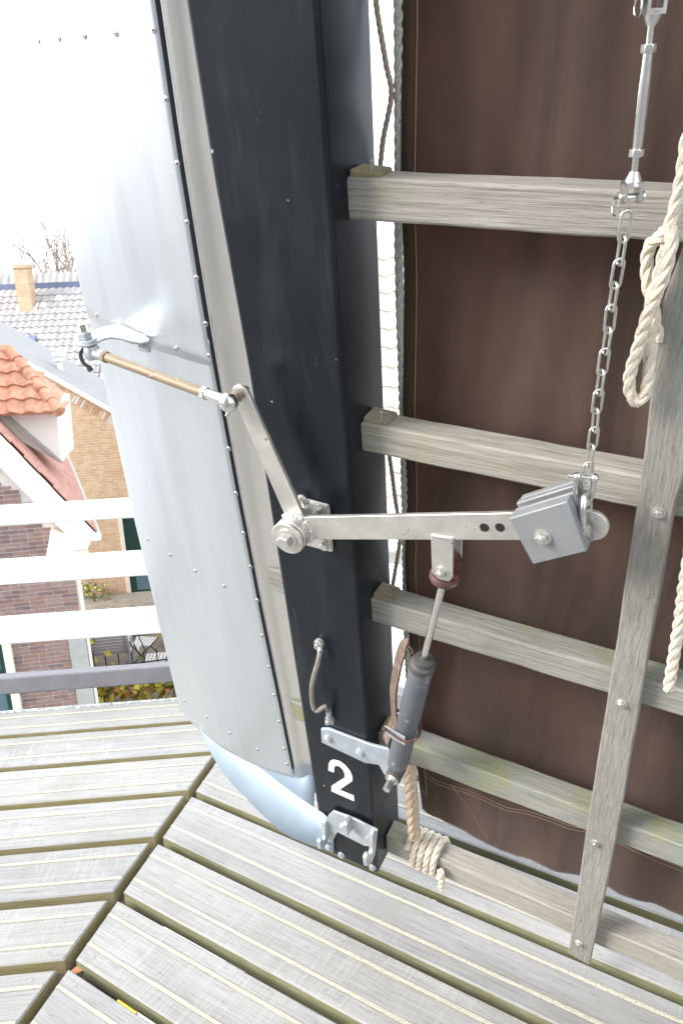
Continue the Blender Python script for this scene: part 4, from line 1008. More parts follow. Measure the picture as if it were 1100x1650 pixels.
g = G(); g.cyl(pn+V((0, 0, NA0-.022)), pn+V((0, 0, NA1+.024)), .0045, None, 14); g.cyl(pn+V((0, 0, NA1+.006)), pn+V((0, 0, NA1+.019)), .0098, None, 18); g.cyl(pn+V((0, 0, NA0-.020)), pn+V((0, 0, NA0-.007)), .0098, None, 18); g.build('shackle_pin', 'stainless', bs, 40)
g = G(); q = pn+V((-.006, -.008, NA1+.020)); g.cyl(q, q+V((0, 0, .004)), .0075, None, 16); g.build('split_pin', 'rusty', bs)

# ================================================================== ROPES
LR = 0.0082
NRp = NL1+0.016
g = G()
loop = [s(x, y, n) for x, y, n in ((1108, 215, NRp), (1098, 285, NRp), (1088, 330, NRp), (1074, 375, NRp+.004), (1062, 382, NRp), (1045, 398, NRp-.012), (1041, 440, NRp-.015), (1047, 478, NRp-.014), (1057, 520, NRp-.018), (1062, 548, NRp-.02))]
rope(g, loop, LR)
loop2 = [s(x, y, n) for x, y, n in ((1070, 372, NRp-.004), (1080, 372, NRp+.012), (1081, 388, NRp+.024), (1077, 412, NRp+.028), (1067, 450, NRp+.028), (1045, 500, NRp+.026), (1027, 560, NRp+.022), (1014, 605, NRp+.02), (1015, 635, NRp+.018), (1026, 648, NRp+.016), (1039, 632, NRp+.012), (1045, 590, NRp+.008), (1046, 540, NRp+.004), (1050, 500, NRp+.002), (1062, 440, NRp+.004), (1073, 395, NRp+.006))]
rope(g, loop2, LR)
solo(g, 'hanging_rope', 'rope_white', loop2[9], 'cream rope hanging in a long loop beside the wooden lath', 'rope')
g = G(); rope(g, [s(x, y, n) for x, y, n in ((1130, 780, -.0), (1112, 880, .0), (1102, 940, .0), (1094, 1000, .0), (1084, 1060, .0), (1076, 1110, .0))], 0.0095)
solo(g, 'rope_end', 'rope_white', s(1076, 1110, 0), 'loose cream rope end hanging at the right edge beside the lath', 'rope')
# coil on the lowest bar, with the spliced tail to the cloth corner
mid, hh = bar_meta[4]
uc0, uc1 = s(652, 1376, NF+.02).x, s(706, 1398, NF+.02).x
cr = 0.0092; pts = []; turns = 5; ru, rv = (hh/2+cr)*1.06, ((NF-NB)/2+cr)*1.06; zc = (NF+NB)/2
for k in range(turns*16+1):
    t = 2*math.pi*k/16; f_ = k/(turns*16)
    ca, sa = math.cos(t+.6), math.sin(t+.6)
    q = (abs(ca)**2.6+abs(sa)**2.6)**(-1/2.6)
    pts.append(V((lerp(uc0, uc1, f_), mid+ru*sa*q+random.uniform(-.001, .001), zc+rv*ca*q)))
e = pts[-1]
pts = pts[:-3] + [V((uc1+.004, mid+.01, NF+.013)), V((uc1+.006, mid-hh/2+.004, NF+.014)), V((uc1+.004, mid-hh/2-.022, NF+.012)), V((uc1+.004, mid-hh/2-.034, NF+.012))]
g = G(); rope(g, pts, cr); coil = solo(g, 'rope_coil', 'rope_white', V((uc0, mid-hh/2, NF)), 'five tight turns of cream rope wound round the lowest wooden bar', 'rope')
g = G(); tl = [s(x, y, n) for x, y, n in ((657, 1228, -.06), (658, 1262, -.058), (661, 1300, -.054), (663, 1335, -.05), (664, 1352, -.046))]
rope(g, tl, 0.0118); rope(g, [p+V((.008, 0, -.006)) for p in tl], 0.0105)
rp = random.Random(4)
for k in range(16):
    P = tl[2]+V((rp.uniform(-.008, .018), rp.uniform(-.01, .03), .006)); g.tube([P, P+V((rp.uniform(-.008, .008), rp.uniform(.004, .016), rp.uniform(.002, .01)))], .0006, 4)
solo(g, 'spliced_rope', 'rope_tan', tl[-1], 'thick spliced tan rope from the cloth corner down to the rope coil', 'rope')

# ================================================================== HOUSES
Z = V((0, 0, 1))
def frame(P, xd, zd=Z):
    """matrix with local x along xd and z up"""
    x = V(xd).normalized(); y = zd.cross(x).normalized()
    return Matrix(((x.x, y.x, zd.x, P.x), (x.y, y.y, zd.y, P.y), (x.z, y.z, zd.z, P.z), (0, 0, 0, 1)))
def house(name, M, label):
    o = bpy.data.objects.new(name, None); scn.collection.objects.link(o); o.matrix_world = M; OFF[o.name] = V((0, 0, 0))
    return tag(o, label, 'house')
def pantile(name, w, L, t, mat, n=7):
    """one S-curved roof tile: x across, y up the slope, z out"""
    vs = []; fs = []; top = []
    for j, (y, zo) in enumerate(((0, t), (L, 0.0))):
        for i in range(n+1):
            a = i/n; h = t*1.25*(0.5+0.5*math.cos(2*math.pi*(a-0.32)))
            vs.append((a*w, y, zo+h))
    for i in range(n): fs.append((i, i+1, n+2+i, n+1+i))
    k = len(vs)
    for i in range(n+1): vs.append((vs[i][0], 0, vs[i][2]-t*1.3))
    for i in range(n): fs.append((k+i, k+i+1, i+1, i))
    g = G(); g.add(vs, fs); return g.mesh(name, [mat], None, 50)
def put(me, name, parent, M):
    ob = bpy.data.objects.new(name, me); scn.collection.objects.link(ob); ob.parent = parent; ob.matrix_local = M; OFF[ob.name] = V((0, 0, 0)); return ob
def mat3(x, y, z, P):
    return Matrix(((x.x, y.x, z.x, P.x), (x.y, y.y, z.y, P.y), (x.z, y.z, z.z, P.z), (0, 0, 0, 1)))

# ---- house A: plum brick gable wall, white bargeboard, orange dormer
aA, aD = R(9), R(112)
xA, yD = V((math.cos(aA), math.sin(aA), 0)), V((math.cos(aD), math.sin(aD), 0))
yA = V((-math.sin(aA), math.cos(aA), 0))
Pc = CAM + ray(139, 1033)*12.0
OA = V((Pc.x, Pc.y, GZ)); MA = frame(OA, xA); MAi = MA.inverted()
HA = house('brick_house', MA, 'plum brick house with white bargeboards and an orange tiled dormer beyond the railing')
def wa(px, py, off=0.0): return MAi @ onplane(px, py, Pc - yA*off, yA)     # point of the wall plane in house coordinates
eave = wa(131, 868); EV = eave.z
q0, q1 = wa(95, 868), wa(0, 772)          # lower edge of the bargeboard
pitch = (q1.z-q0.z)/(q0.x-q1.x); pitch = max(1.0, min(1.55, pitch))
print('house A', eave, q0, q1, pitch)
RX = -3.6
ztop = lambda x: EV + (-x)*pitch
wt_ = [(-7.2, -0.0), (0, 0)]
g = G(); g.prism([(RX*2, 0.02, 0), (0, 0.02, 0), (0, 0.02, EV), (RX, 0.02, ztop(RX)), (RX*2, 0.02, EV)], (0, 0.25, 0)); g.build('wall', 'mortar', HA, 0)
dloc = MAi.to_3x3() @ yD
g = G(); g.prism([(0, .27, 0), (0, .27, EV), (0, .25, EV), (0, .25, 0)], (0, 0, 0.001)); 
g = G(); p = V((0, .27, 0)); q = p+dloc*6.6; g.prism([p, q, q+V((-.25, 0, 0)), p+V((-.25, 0, 0))], (0, 0, EV)); g.build('side_wall', 'purple_brick_far', HA, 0)
# bricks, each its own piece where it can be seen
BL, BH, BW = 0.203, 0.0475, 0.015
brick_mats = ['brick_purple', 'brick_plum', 'brick_rose']
bm_ = {}
for L in (BL, 0.098):
    for m in brick_mats:
        bm_[(L, m)] = G().box((-L/2, -0.006, -BH/2), (L/2, 0.03, BH/2)).mesh('brick', [m])
rndb = random.Random(11); cells = []
zmin = wa(70, 1160).z; xl = wa(-12, 1000).x
win = [wa(9, 995), wa(9, 1150)]
winx, winz = wa(12, 1070).x, wa(8, 1001).z
row = int(zmin/.0625)
while row*.0625 < ztop(xl):
    z = (row+.5)*.0625; x = -0.03; k = 0; first = (row % 2 == 0)
    while x > xl-0.2:
        L = 0.098 if (first and k == 0) or rndb.random() < .16 else BL
        cx = x-L/2; k += 1; x -= L+.0155
        if z > ztop(cx)-.20 or z > EV+2.6: continue
        if cx < winx+.02 and z < winz+.02: continue
        if cx > -.24 and z < wa(125, 1003).z: continue
        cells.append((cx, z, L))
    row += 1
print('bricks', len(cells))
rest = G()
for i, (cx, z, L) in enumerate(sorted(cells, key=lambda c: c[1])):
    m = rndb.choice(brick_mats+['brick_purple']); 
    if i < 300: put(bm_[(L, m)], 'brick', HA, Matrix.Translation((cx, .014, z+rndb.uniform(-.001, .001))) @ Matrix.Rotation(rndb.uniform(-.008, .008), 4, 'Y'))
    else: rest.box((cx-L/2, .008, z-BH/2), (cx+L/2, .04, z+BH/2), brick_mats.index(m))
o = rest.build('brickwork', brick_mats, HA, 0); o['kind'] = 'stuff'
g = G(); g.box((-.235, -.03, 0), (.005, .02, wa(125, 1003).z)); g.build('grey_pilaster', 'render_grey', HA, 0, .005)
g = G(); g.cyl((.03, .0, 0), (.03, .0, EV-.02), .022, None, 12); g.build('downpipe', 'house_white', HA)
# window with cream surround and dark green frame, left
g = G(); zb = wa(20, 1150).z-.6
g.box((winx-.02, -.035, zb), (winx+.10, .02, winz+.06)); g.box((winx-1.3, -.035, winz-.04), (winx-.02, .02, winz+.06)); wf = g.build('window', 'cream_paint', HA, 0, .004)
g = G(); g.box((winx-.085, -.02, zb), (winx-.02, .02, winz-.04)); g.box((winx-1.3, -.02, winz-.11), (winx-.085, .02, winz-.04)); g.box((winx-1.3, -.02, winz-.80), (winx-.085, .02, winz-.73)); g.build('frame', 'green_paint', wf, 0, .004)
g = G(); g.box((winx-1.3, .005, zb), (winx-.085, .012, winz-.11)); g.build('pane', 'window_glass', wf, 0)
# bargeboard, boxed eave, roof slope, gutter
sl = V((-1, 0, pitch)).normalized(); nrm = V((pitch, 0, 1)).normalized()
B0 = wa(124, 872, .12); bwid = 0.34
base0 = V((0.06, -.12, EV-.02))
g = G(); g.prism([base0, base0+sl*6.4, base0+sl*6.4+nrm*bwid*.85, base0+nrm*bwid*.85+V((.12, 0, -.16))], (0, .06, 0)); g.build('bargeboard', 'house_white', HA, 0, .01)
g = G(); g.prism([(-.36, -.14, EV-.27), (.20, -.14, EV-.27), (.20, -.14, EV-.02), (.06, -.14, EV+.06), (-.22, -.14, EV+.2)], (0, .2, 0)); g.build('eave_box', 'cream_paint', HA, 0, .01)
g = G(); g.box((.0, -.17, EV-.06), (.26, .08, EV-.0)); g.box((.02, -.16, EV-.11), (.23, .07, EV-.062)); g.build('eave_cornice', 'house_white', HA, 0, .006)
r0 = base0+nrm*bwid*.85+V((.0, .05, 0)); DEPTH = 6.6
g = G(); e0 = r0 - sl*.10; g.prism([e0, e0+sl*6.3, e0+sl*6.3+dloc*DEPTH, e0+dloc*DEPTH], nrm*-.05); roofA = g.build('roof', 'roof_pink', HA, 0)
# flat tile courses on the roof slope
rt = random.Random(2)
tm = {m: G().box((0, 0, 0), (.235, .30, .014)).mesh('roof_tile', [m]) for m in ('roof_pink',)}
zt = dloc.cross(-sl).normalized()
if zt.z < 0: zt = -zt
for j in range(9):
    for i in range(22):
        P = e0 + sl*(.02+.27*j) + dloc*(.02+.243*i+(.12 if j % 2 else 0)) + zt*(.010+rt.uniform(0, .006))
        put(tm['roof_pink'], 'roof_tile', roofA, mat3(dloc, (sl-zt*.05).normalized(), zt, P+zt*.012))
gut = G(); e = e0 - sl*.02 + nrm*-.03
gut.tube([e+V((.03, 0, 0)), e+V((.03, 0, 0))+dloc*DEPTH], .055, 10); gut.build('gutter', 'house_white', HA)
# dormer
Er = MA @ e0; nr_w = (MA.to_3x3() @ nrm)
Qd = onplane(62, 716, Er, nr_w); print('dormer depth', (MAi @ Qd))
def wd(px, py, off=0.0): return MAi @ onplane(px, py, Qd - yA*off, yA)
ck = [wd(26, 690), wd(99, 747), wd(91, 660), wd(-30, 660), wd(-60, 625)]
g = G(); g.prism([wd(-40, 640), wd(99, 747), wd(91, 655), wd(-40, 655)][0:4] if False else [wd(-70, 612), wd(99, 747), wd(91, 652), wd(-70, 652)], (0, 1.2, 0)); dorm = g.build('dormer', 'house_white', HA, 0)
g = G(); a, b = wd(12, 670, .03), wd(101, 745, .03); g.strap([a-(b-a)*.6, b], (0, 1, 0), .06, .03); g.build('flashing', 'render_grey', dorm, 0)
# its tiled slope facing the camera
eL_, eR_ = wd(-10, 668, .22), wd(97, 664, .22)
ex = (eR_-eL_).normalized(); su_ = V((0, math.cos(R(48)), math.sin(R(48)))); su_ = (su_-ex*su_.dot(ex)).normalized(); on_ = ex.cross(su_)
slopeP, slopeN = MA @ eR_, MA.to_3x3() @ on_
hipT = MAi @ onplane(16, 566, slopeP, slopeN); rdL = hipT - ex*1.4
eLL = eR_ - ex*((eR_-hipT).dot(ex)+1.4)
g = G(); g.prism([eLL, eR_, hipT, rdL], -on_*.04); droof = g.build('dormer_roof', 'tile_orange', HA, 0)
TW, TLn = 0.235, 0.235
me_t = pantile('roof_tile', TW*1.02, TLn*1.12, .042, 'tile_orange', 9)
hgt = (hipT-eR_).dot(su_); nrow = int(hgt/TLn)+1
for j in range(nrow):
    y = j*TLn
    lim = (eR_-hipT).dot(ex)*(y+TLn*.5)/hgt
    for i in range(1, 13):
        x = -i*TW
        if -x-TW*.5 < lim-.10 or -x > (eR_-hipT).dot(ex)+1.35: continue
        if y+TLn > hgt+.12: continue
        put(me_t, 'roof_tile', droof, mat3(ex, su_, on_, eR_+ex*x+su_*(y-.03)+on_*.008))
# hip and ridge tiles: short overlapping half-rounds
hd_ = (hipT-eR_); nh = 6
for k in range(nh):
    a, b = lerp(eR_+su_*-.02, hipT, k/nh), lerp(eR_, hipT, (k+1.15)/nh)
    g = G(); g.tube([a+on_*.03, b+on_*.02], [.092, .075], 12); g.build('hip_tile', 'tile_orange', droof)
for k in range(4):
    a = hipT - ex*(.36*k); g = G(); g.tube([a+on_*.02, a-ex*.40+on_*.03], [.085, .075], 12); g.build('ridge_tile', 'tile_orange', droof)
# far hip side of the dormer roof
g = G(); bk = eR_+V((-.1, 1.6, .0)); g.prism([eR_, bk, hipT+V((0, .05, 0))], (0, 0, -.03)); g.build('dormer_hip', 'tile_orange', HA, 0)

# ---- terrace between the houses
tb_ = onz(152, 959, GZ)
terr = G().add([(-14, 11.2, GZ+.004), (3, 11.2, GZ+.004), (3, 24, GZ+.004), (-14, 24, GZ+.004)], [(0, 1, 2, 3)]).build('terrace', 'paving', smooth=0); terr['kind'] = 'structure'

# ---- house B: tan brick gable with green window
aB = R(6); xB = V((math.cos(aB), math.sin(aB), 0)); yB = V((-math.sin(aB), math.cos(aB), 0))
OB = V((tb_.x, tb_.y, GZ)); MB = frame(OB, xB); MBi = MB.inverted()
HBo = house('tan_brick_house', MB, 'sunlit tan brick house with flared gable and dark green window')
def wB(px, py, off=0.0): return MBi @ onplane(px, py, OB - yB*off, yB)
v0, v1, v2 = wB(-60, 530), wB(88, 612), wB(180, 664)
v3 = v2 + (v2-v1)*1.6
g = G(); g.prism([V((v0.x, 0, 0)), V((v3.x, 0, 0)), V((v3.x, 0, v3.z)), V((v2.x, 0, v2.z)), V((v1.x, 0, v1.z)), V((v0.x, 0, v0.z))], (0, .3, 0)); g.build('wall', 'tan_brick', HBo, 0)
# braided brickwork under the verge: soldier bricks laid square to the slope
dvr = (v2-v1).normalized(); pvr = V((-dvr.z, 0, dvr.x)); rb = random.Random(6)
bmv = [G().box((-.03, -.012, -.2), (.03, .03, 0)).mesh('verge_brick', [m]) for m in ('verge_tan', 'verge_red', 'tile_pale')]
L_ = (v3-v1).length
for k in range(int(L_/.075)):
    P = v1 + dvr*(.04+.075*k) - pvr*.06
    if px_ok := True:
        mm = mat3(dvr, V((0, 1, 0)), pvr, P); put(rb.choice(bmv), 'verge_brick', HBo, mm)
for (a, b) in ((v0, v1), (v1, v3)):
    g = G(); g.prism([a, b, b+V((0, 0, .10)), a+V((0, 0, .10))], (0, -.10, 0)); g.build('verge_trim', 'house_white', HBo, 0)
g = G(); up_v = V((0, 0, .09)); bk = V((-.0, 2.6, 0))
g.add([v0+up_v, v1+up_v, v3+up_v, v3+up_v+bk, v1+up_v+bk, v0+up_v+bk], [(0, 1, 4, 5), (1, 2, 3, 4)]); o = g.build('roof', 'roof_zinc', HBo, 0); m = o.modifiers.new('thick', 'SOLIDIFY'); m.thickness = .06
vp = wB(100, 612, -1.0); g = G(); g.cyl(vp+V((0, 0, -.3)), vp+V((0, 0, .62)), .06, None, 12); g.cyl(vp+V((0, 0, .58)), vp+V((0, 0, .64)), .16, .15, 14); g.cyl(vp+V((0, 0, .46)), vp+V((0, 0, .49)), .13, None, 14); g.build('vent_pipe', 'house_white', HBo)
# green door or window: two leaves, cream surround, low sill
w0, w1 = wB(203, 833), wB(207, 956); wtop = wB(202, 822).z; wx = (w0.x+w1.x)/2
g = G(); g.box((wx-.10, -.05, w1.z-.02), (wx, .02, wtop+.1)); g.box((wx, -.05, wtop), (wx+1.5, .02, wtop+.1)); fr_ = g.build('window', 'cream_paint', HBo, 0, .004)
g = G(); g.box((wx, -.03, w1.z), (wx+1.5, .01, wtop)); g.build('frame', 'green_paint', fr_, 0, .004)
for i in range(3):
    for j in range(4):
        zz = lerp(w1.z+.08, wtop-.1, j/4); g = G(); g.box((wx+.16+i*.42, -.036, zz), (wx+.53+i*.42, -.031, zz+(wtop-w1.z)/4-.08)); g.build('pane', 'window_glass' if j == 0 or i == 2 else 'green_paint', fr_, 0)
g = G(); g.box((wx-.30, -.14, w1.z-.14), (wx+.02, .0, w1.z-.02)); g.build('doorstep', 'cream_paint', HBo, 0, .01)

# ---- house C: grey pantiled roof with chimney, behind
DC = 29.0
PCr = CAM + ray(60, 466)*DC; MC = Matrix.Translation(V((PCr.x, PCr.y, GZ))); MCi = MC.inverted()
HC = house('grey_roofed_house', MC, 'far house with a grey pantiled roof and a brick chimney')
pc_ = R(40); suC = V((0, math.cos(pc_), math.sin(pc_))); onC = V((0, -math.sin(pc_), math.cos(pc_))); exC = V((1, 0, 0))
rz = PCr.z-GZ; RL, RWd = 6.2, 9.0
rt_ = V((0, 0, rz)); lowl = rt_-suC*RL
g = G(); g.prism([lowl-exC*5, lowl+exC*RWd, rt_+exC*RWd, rt_-exC*5], -onC*.08); roofC = g.build('roof', 'tile_grey', HC, 0)
g = G(); g.prism([(-4.8, lowl.y+.3, 0), (RWd-.2, lowl.y+.3, 0), (RWd-.2, 5, 0), (-4.8, 5, 0)], (0, 0, lowl.z-.05)); g.build('wall', 'tan_brick', HC, 0)
me_c = pantile('roof_tile', .24, .36, .035, 'tile_grey'); me_c2 = pantile('roof_tile', .24, .36, .035, 'tile_pale')
rc = random.Random(8)
for j in range(15):
    for i in range(20):
        P = rt_ - exC*2.1 + exC*(.235*i) - suC*(.30*(j+1)+.08) + onC*.012
        put(me_c2 if rc.random() < .06 else me_c, 'roof_tile', roofC, mat3(exC, suC, onC, P+onC*rc.uniform(0, .006)))
g = G(); g.box((-5, -.02, rz-.06), (RWd, .30, rz+.20)); g.build('ridge_band', 'blue_band', HC, 0)
# rear roof strip above the band
g = G(); p = V((0, .34, rz+.02)); g.prism([p-exC*5, p+exC*RWd, p+exC*RWd+V((0, .3, .5)), p-exC*5+V((0, .3, .5))], (0, .1, 0)); rs = g.build('rear_roof', 'tile_grey', HC, 0)
sr = V((0, .3, .5)).normalized(); orr = exC.cross(sr)
for i in range(24):
    put(me_c, 'roof_tile', rs, mat3(exC, sr*1.5, orr, p-exC*2.4+exC*(.235*i)+orr*.01+sr*.02))
# chimney
cw0 = MCi @ onplane(29, 485, PCr - V((0, .9, 0)), V((0, 1, 0))); cw1 = MCi @ onplane(51, 485, PCr-V((0, .9, 0)), V((0, 1, 0)))
ct = MCi @ onplane(40, 432, PCr-V((0, .9, 0)), V((0, 1, 0)))
g = G(); g.box((cw0.x, -.9, rz-1.2), (cw1.x, -.4, ct.z)); chm = g.build('chimney', 'tan_brick', HC, 0)
g = G(); g.box((cw0.x-.04, -.94, ct.z+.002), (cw1.x+.04, -.36, ct.z+.12)); g.build('chimney_cap', 'tan_brick', chm, 0, .01)
g = G(); g.prism([(cw0.x-.14, -1.0, rz-.98), (cw1.x+.14, -1.0, rz-.98), (cw1.x+.1, -.86, rz-.60), (cw0.x-.1, -.86, rz-.60)], (0, .5, .3)); g.build('flashing', 'house_white', chm, 0)
gsk = MCi @ onplane(45, 555, MC @ (rt_+onC*.08), onC); g = G(); g.prism([gsk, gsk+exC*.22, gsk+exC*.22+suC*.34, gsk+suC*.34], onC*.06); g.build('skylight', 'blue_band', roofC, 0)

# ---- house E: pale tiled roof straight behind the sail
eE = V((0.35, 9.0, -1.5)); HE = house('pale_roofed_house', Matrix.Translation(V((0.35, 9.0, GZ))), 'house with a pale tiled roof glimpsed between the black beam and the sailcloth')
pe = R(46); suE = V((0, math.cos(pe), math.sin(pe))); onE = V((0, -math.sin(pe), math.cos(pe)))
ev = V((0, 0, -1.5-GZ)); RLe = 5.05
g = G(); g.prism([ev-exC*1.3, ev+exC*7, ev+suE*RLe+exC*7, ev+suE*RLe-exC*1.3], -onE*.08); roofE = g.build('roof', 'tile_pale', HE, 0)
me_e = pantile('roof_tile', .245, .40, .04, 'tile_pale')
for j in range(15):
    for i in range(12):
        put(me_e, 'roof_tile', roofE, mat3(exC, suE, onE, ev-exC*1.2+exC*.24*i+suE*(.335*j-.03)+onE*.012))
g = G(); g.prism([(-1.2, .4, 0), (6.8, .4, 0), (6.8, 6, 0), (-1.2, 6, 0)], (0, 0, ev.z+.1)); g.build('wall', 'house_white', HE, 0)
g = G(); g.tube([ev+V((-1.3, -.05, -.03)), ev+V((7, -.05, -.03))], .06, 10); g.build('gutter', 'house_white', HE)

# ================================================================== GARDEN
def garden_bench(P, ang, label):
    b = empty('garden_bench', P, label, 'bench', sail=False); b.rotation_euler = (0, 0, ang); OFF[b.name] = V((0, 0, 0))
    for k in range(6):
        z = .45+.075*k; y = .25+.03*k; g = G(); g.box((-.55, y, z), (.55, y+.02, z+.055)); g.build('back_slat', 'bench_grey', b, 0, .003)
    for k in range(5):
        y = -.22+.092*k; g = G(); g.box((-.55, y, .41), (.55, y+.07, .432)); g.build('seat_slat', 'bench_grey', b, 0, .003)
    for sx in (-1, 1):
        x = sx*.5
        g = G(); g.box((x-.03, -.22, 0), (x+.03, -.16, .62)); g.build('leg', 'bench_grey', b, 0, .004)
        g = G(); g.prism([(x-.03, .20, 0), (x-.03, .26, 0), (x-.03, .30, .42), (x-.03, .46, .92), (x-.03, .41, .92), (x-.03, .22, .42)], (.06, 0, 0)); g.build('leg', 'bench_grey', b, 0, .004)
        g = G(); g.box((x-.035, -.25, .62), (x+.035, .30, .65)); g.build('armrest', 'bench_grey', b, 0, .004)
    return b
def garden_chair(P, ang, label):
    b = empty('garden_chair', P, label, 'chair', 'folding garden chairs on the terrace', sail=False); b.rotation_euler = (0, 0, ang); OFF[b.name] = V((0, 0, 0))
    for k in range(6):
        y = -.18+.066*k; g = G(); g.box((-.20, y, .445), (.20, y+.05, .46)); g.build('seat_slat', 'chair_slat', b, 0, .002)
    for z in (.70, .79):
        g = G(); yy = .20+(z-.45)*.33; g.prism([(-.20, yy, z), (.20, yy, z), (.20, yy+.022, z+.06), (-.20, yy+.022, z+.06)], (0, .014, 0)); g.build('back_slat', 'chair_slat', b, 0, .002)
    for sx in (-.21, .21):
        g = G(); g.tube([(sx, -.24, 0), (sx, .20, .45), (sx, .34, .88)], .011, 8); g.build('frame', 'black_iron', b)
        g = G(); g.tube([(sx*.92, .24, 0), (sx*.92, -.20, .45)], .011, 8); g.build('leg', 'black_iron', b)
    return b
pb_ = onz(172, 1078, GZ); garden_bench(pb_, R(188), 'grey slatted garden bench on the terrace below the railing')
pch = onz(238, 1066, GZ); garden_chair(pch, R(78), 'folding chair with pale slats and black frame nearer the metal flap on the terrace')
pch2 = onz(256, 1094, GZ); garden_chair(pch2, R(95), 'second folding chair half hidden behind the grey kick rail')
# iron garden fence below the deck edge
pf0, pf1 = onz(120, 1150, GZ), onz(330, 1120, GZ)
df = (pf1-pf0).normalized(); Lf = (pf1-pf0).length+1.5
fe = empty('iron_fence', pf0, 'dark iron bar fence overgrown with yellow leaves below the gallery', 'fence', sail=False)
for z in (.25, .82):
    g = G(); g.tube([pf0+Z*z-df*.3, pf0+df*Lf+Z*z], .014, 6); g.build('rail', 'black_iron', fe)
k = 0
while k*.22 < Lf:
    g = G(); P = pf0+df*(k*.22); g.tube([P, P+Z*1.0], .011, 6); g.cyl(P+Z*1.0, P+Z*1.06, .02, .001, 6); g.build('bar', 'black_iron', fe); k += 1
g = G(); P = pf0+df*.35; g.box(P-V((.1, .1, 0)), P+V((.1, .1, 1.15))); g.build('post', 'black_iron', fe, 0, .01)
# climbers with autumn leaves
def leaves(name, label, pts, n, size, seed, wts=(.62, .2, .18)):
    base = V(pts[0]); base.z = GZ; o = empty(name, base, label, 'plant', sail=False); r_ = random.Random(seed)
    g = G()
    g.tube([V((p[0], p[1], p[2])) for p in [(base.x, base.y, GZ)] + [tuple(q) for q in pts]], .012, 6); g.build('stem', 'bark', o)
    g = G()
    for _ in range(n):
        t = r_.random()*(len(pts)-1); i = int(t); c = lerp(V(pts[i]), V(pts[i+1]), t-i) + V((r_.gauss(0, .16), r_.gauss(0, .14), r_.gauss(0, .14)))
        c.z = max(GZ+.04, c.z)
        a = V((r_.gauss(0, 1), r_.gauss(0, 1), r_.gauss(0, .5))).normalized(); b = a.orthogonal().normalized()*r_.choice((-1, 1)); nn = a.cross(b); sz = size*r_.uniform(.6, 1.2)
        g.add([c-a*sz, c-a*sz*.2+b*sz*.75, c+a*sz*.9+nn*sz*.2, c-a*sz*.2-b*sz*.75, c-a*sz*.1+nn*sz*.12], [(0, 1, 4), (1, 2, 4), (2, 3, 4), (3, 0, 4)], r_.choices((0, 1, 2), wts)[0])
    f_ = g.build('foliage', ['leaf_yellow', 'leaf_green', 'leaf_orange'], o, 0); f_['kind'] = 'stuff'; return o
leaves('climber', 'yellow leaved climber scrambling along the iron fence', [tuple(pf0+df*(.5+k*.45)+Z*(.25+.35*(k % 2))-V((0, .1, 0))) for k in range(7)], 900, .085, 21)
vb = onz(150, 1085, GZ); leaves('climber', 'yellow vine climbing the corner of the plum brick house', [tuple(vb+V((0.05, -.5, .1))), tuple(vb+V((.08, -.5, .9))), tuple(vb+V((.12, -.5, 1.8)))], 60, .10, 22)
pq = onz(165, 1030, GZ); leaves('shrub', 'low orange and yellow shrub behind the slatted bench', [tuple(pq+V((k*.4-.3, .15, .3))) for k in range(4)], 500, .08, 23)
pq = onz(275, 1045, GZ); leaves('shrub', 'yellow shrub beside the folding chair next to the metal flap', [tuple(pq+V((k*.25, .2, .4))) for k in range(3)], 260, .08, 24)
pq = onz(148, 960, GZ); leaves('shrub', 'green shrub in the corner against the tan brick wall', [tuple(pq+V((k*.13, -.2, .2))) for k in range(3)], 120, .05, 25, (.08, .86, .06))

# ================================================================== WHITE CAR UNDER THE DECK
pl_c = onz(196, 1612, GZ+.56)
car = empty('parked_car', V((pl_c.x, pl_c.y, GZ)), 'white parked car with yellow number plate seen through the deck gaps', 'car', sail=False)
car.rotation_euler = (0, 0, R(-35)); OFF[car.name] = V((0, 0, 0))
# local: plate at x=0,y=0 facing -y; the car runs to +y
prof = [(.0, .32), (-.03, .55), (-.02, .82), (.25, .95), (1.0, 1.02), (1.65, 1.45), (3.2, 1.48), (4.0, 1.0), (4.25, .9), (4.28, .4), (4.2, .25), (.1, .25)]
g = G(); g.prism([(-.85, y, z) for y, z in prof], (1.7, 0, 0)); g.build('body', 'car_white', car, 30, .06, 3)
g = G(); g.prism([(-.87, y, z) for y, z in ((1.15, 1.04), (1.68, 1.40), (3.1, 1.42), (3.7, 1.05))], (1.74, 0, 0)); g.build('side_windows', 'window_glass', car, 0, .02)
g = G(); g.prism([(-.7, 1.02, 1.055), (.7, 1.02, 1.055), (.62, 1.58, 1.425), (-.62, 1.58, 1.425)], (0, -.012, .015)); g.build('windscreen', 'window_glass', car, 0)
for sx in (-.86, .86):
    for y in (.85, 3.4):
        g = G(); g.cyl((sx-.02 if sx > 0 else sx+.02, y, .31), (sx+(.02 if sx > 0 else -.02), y, .31), .31, None, 24); wh = g.build('wheel', 'tyre', car, 30, .02)
        g = G(); g.cyl((sx+(.02 if sx > 0 else -.02), y, .31), (sx+(.03 if sx > 0 else -.03), y, .31), .2, None, 20); g.build('rim', 'stainless', wh)
    g = G(); g.box((sx*.78-.17, -.045, .66), (sx*.78+.17, .10, .80)); g.build('headlight', 'window_glass', car, 0, .03)
g = G(); g.box((-.26, -.052, .50), (.26, -.032, .61)); npl = g.build('number_plate', 'plate_yellow', car, 0, .003)
npl.rotation_euler = (R(0), 0, 0)
def glyph(segs, x0):
    g = G()
    for (a, b) in segs:
        a, b = V((x0+a[0]*.045, -.0535, .518+a[1]*.075)), V((x0+b[0]*.045, -.0535, .518+b[1]*.075)); g.strap([a, b], (0, 1, 0), .002, .011)
    g.build('figure', 'plate_black', npl, 0)
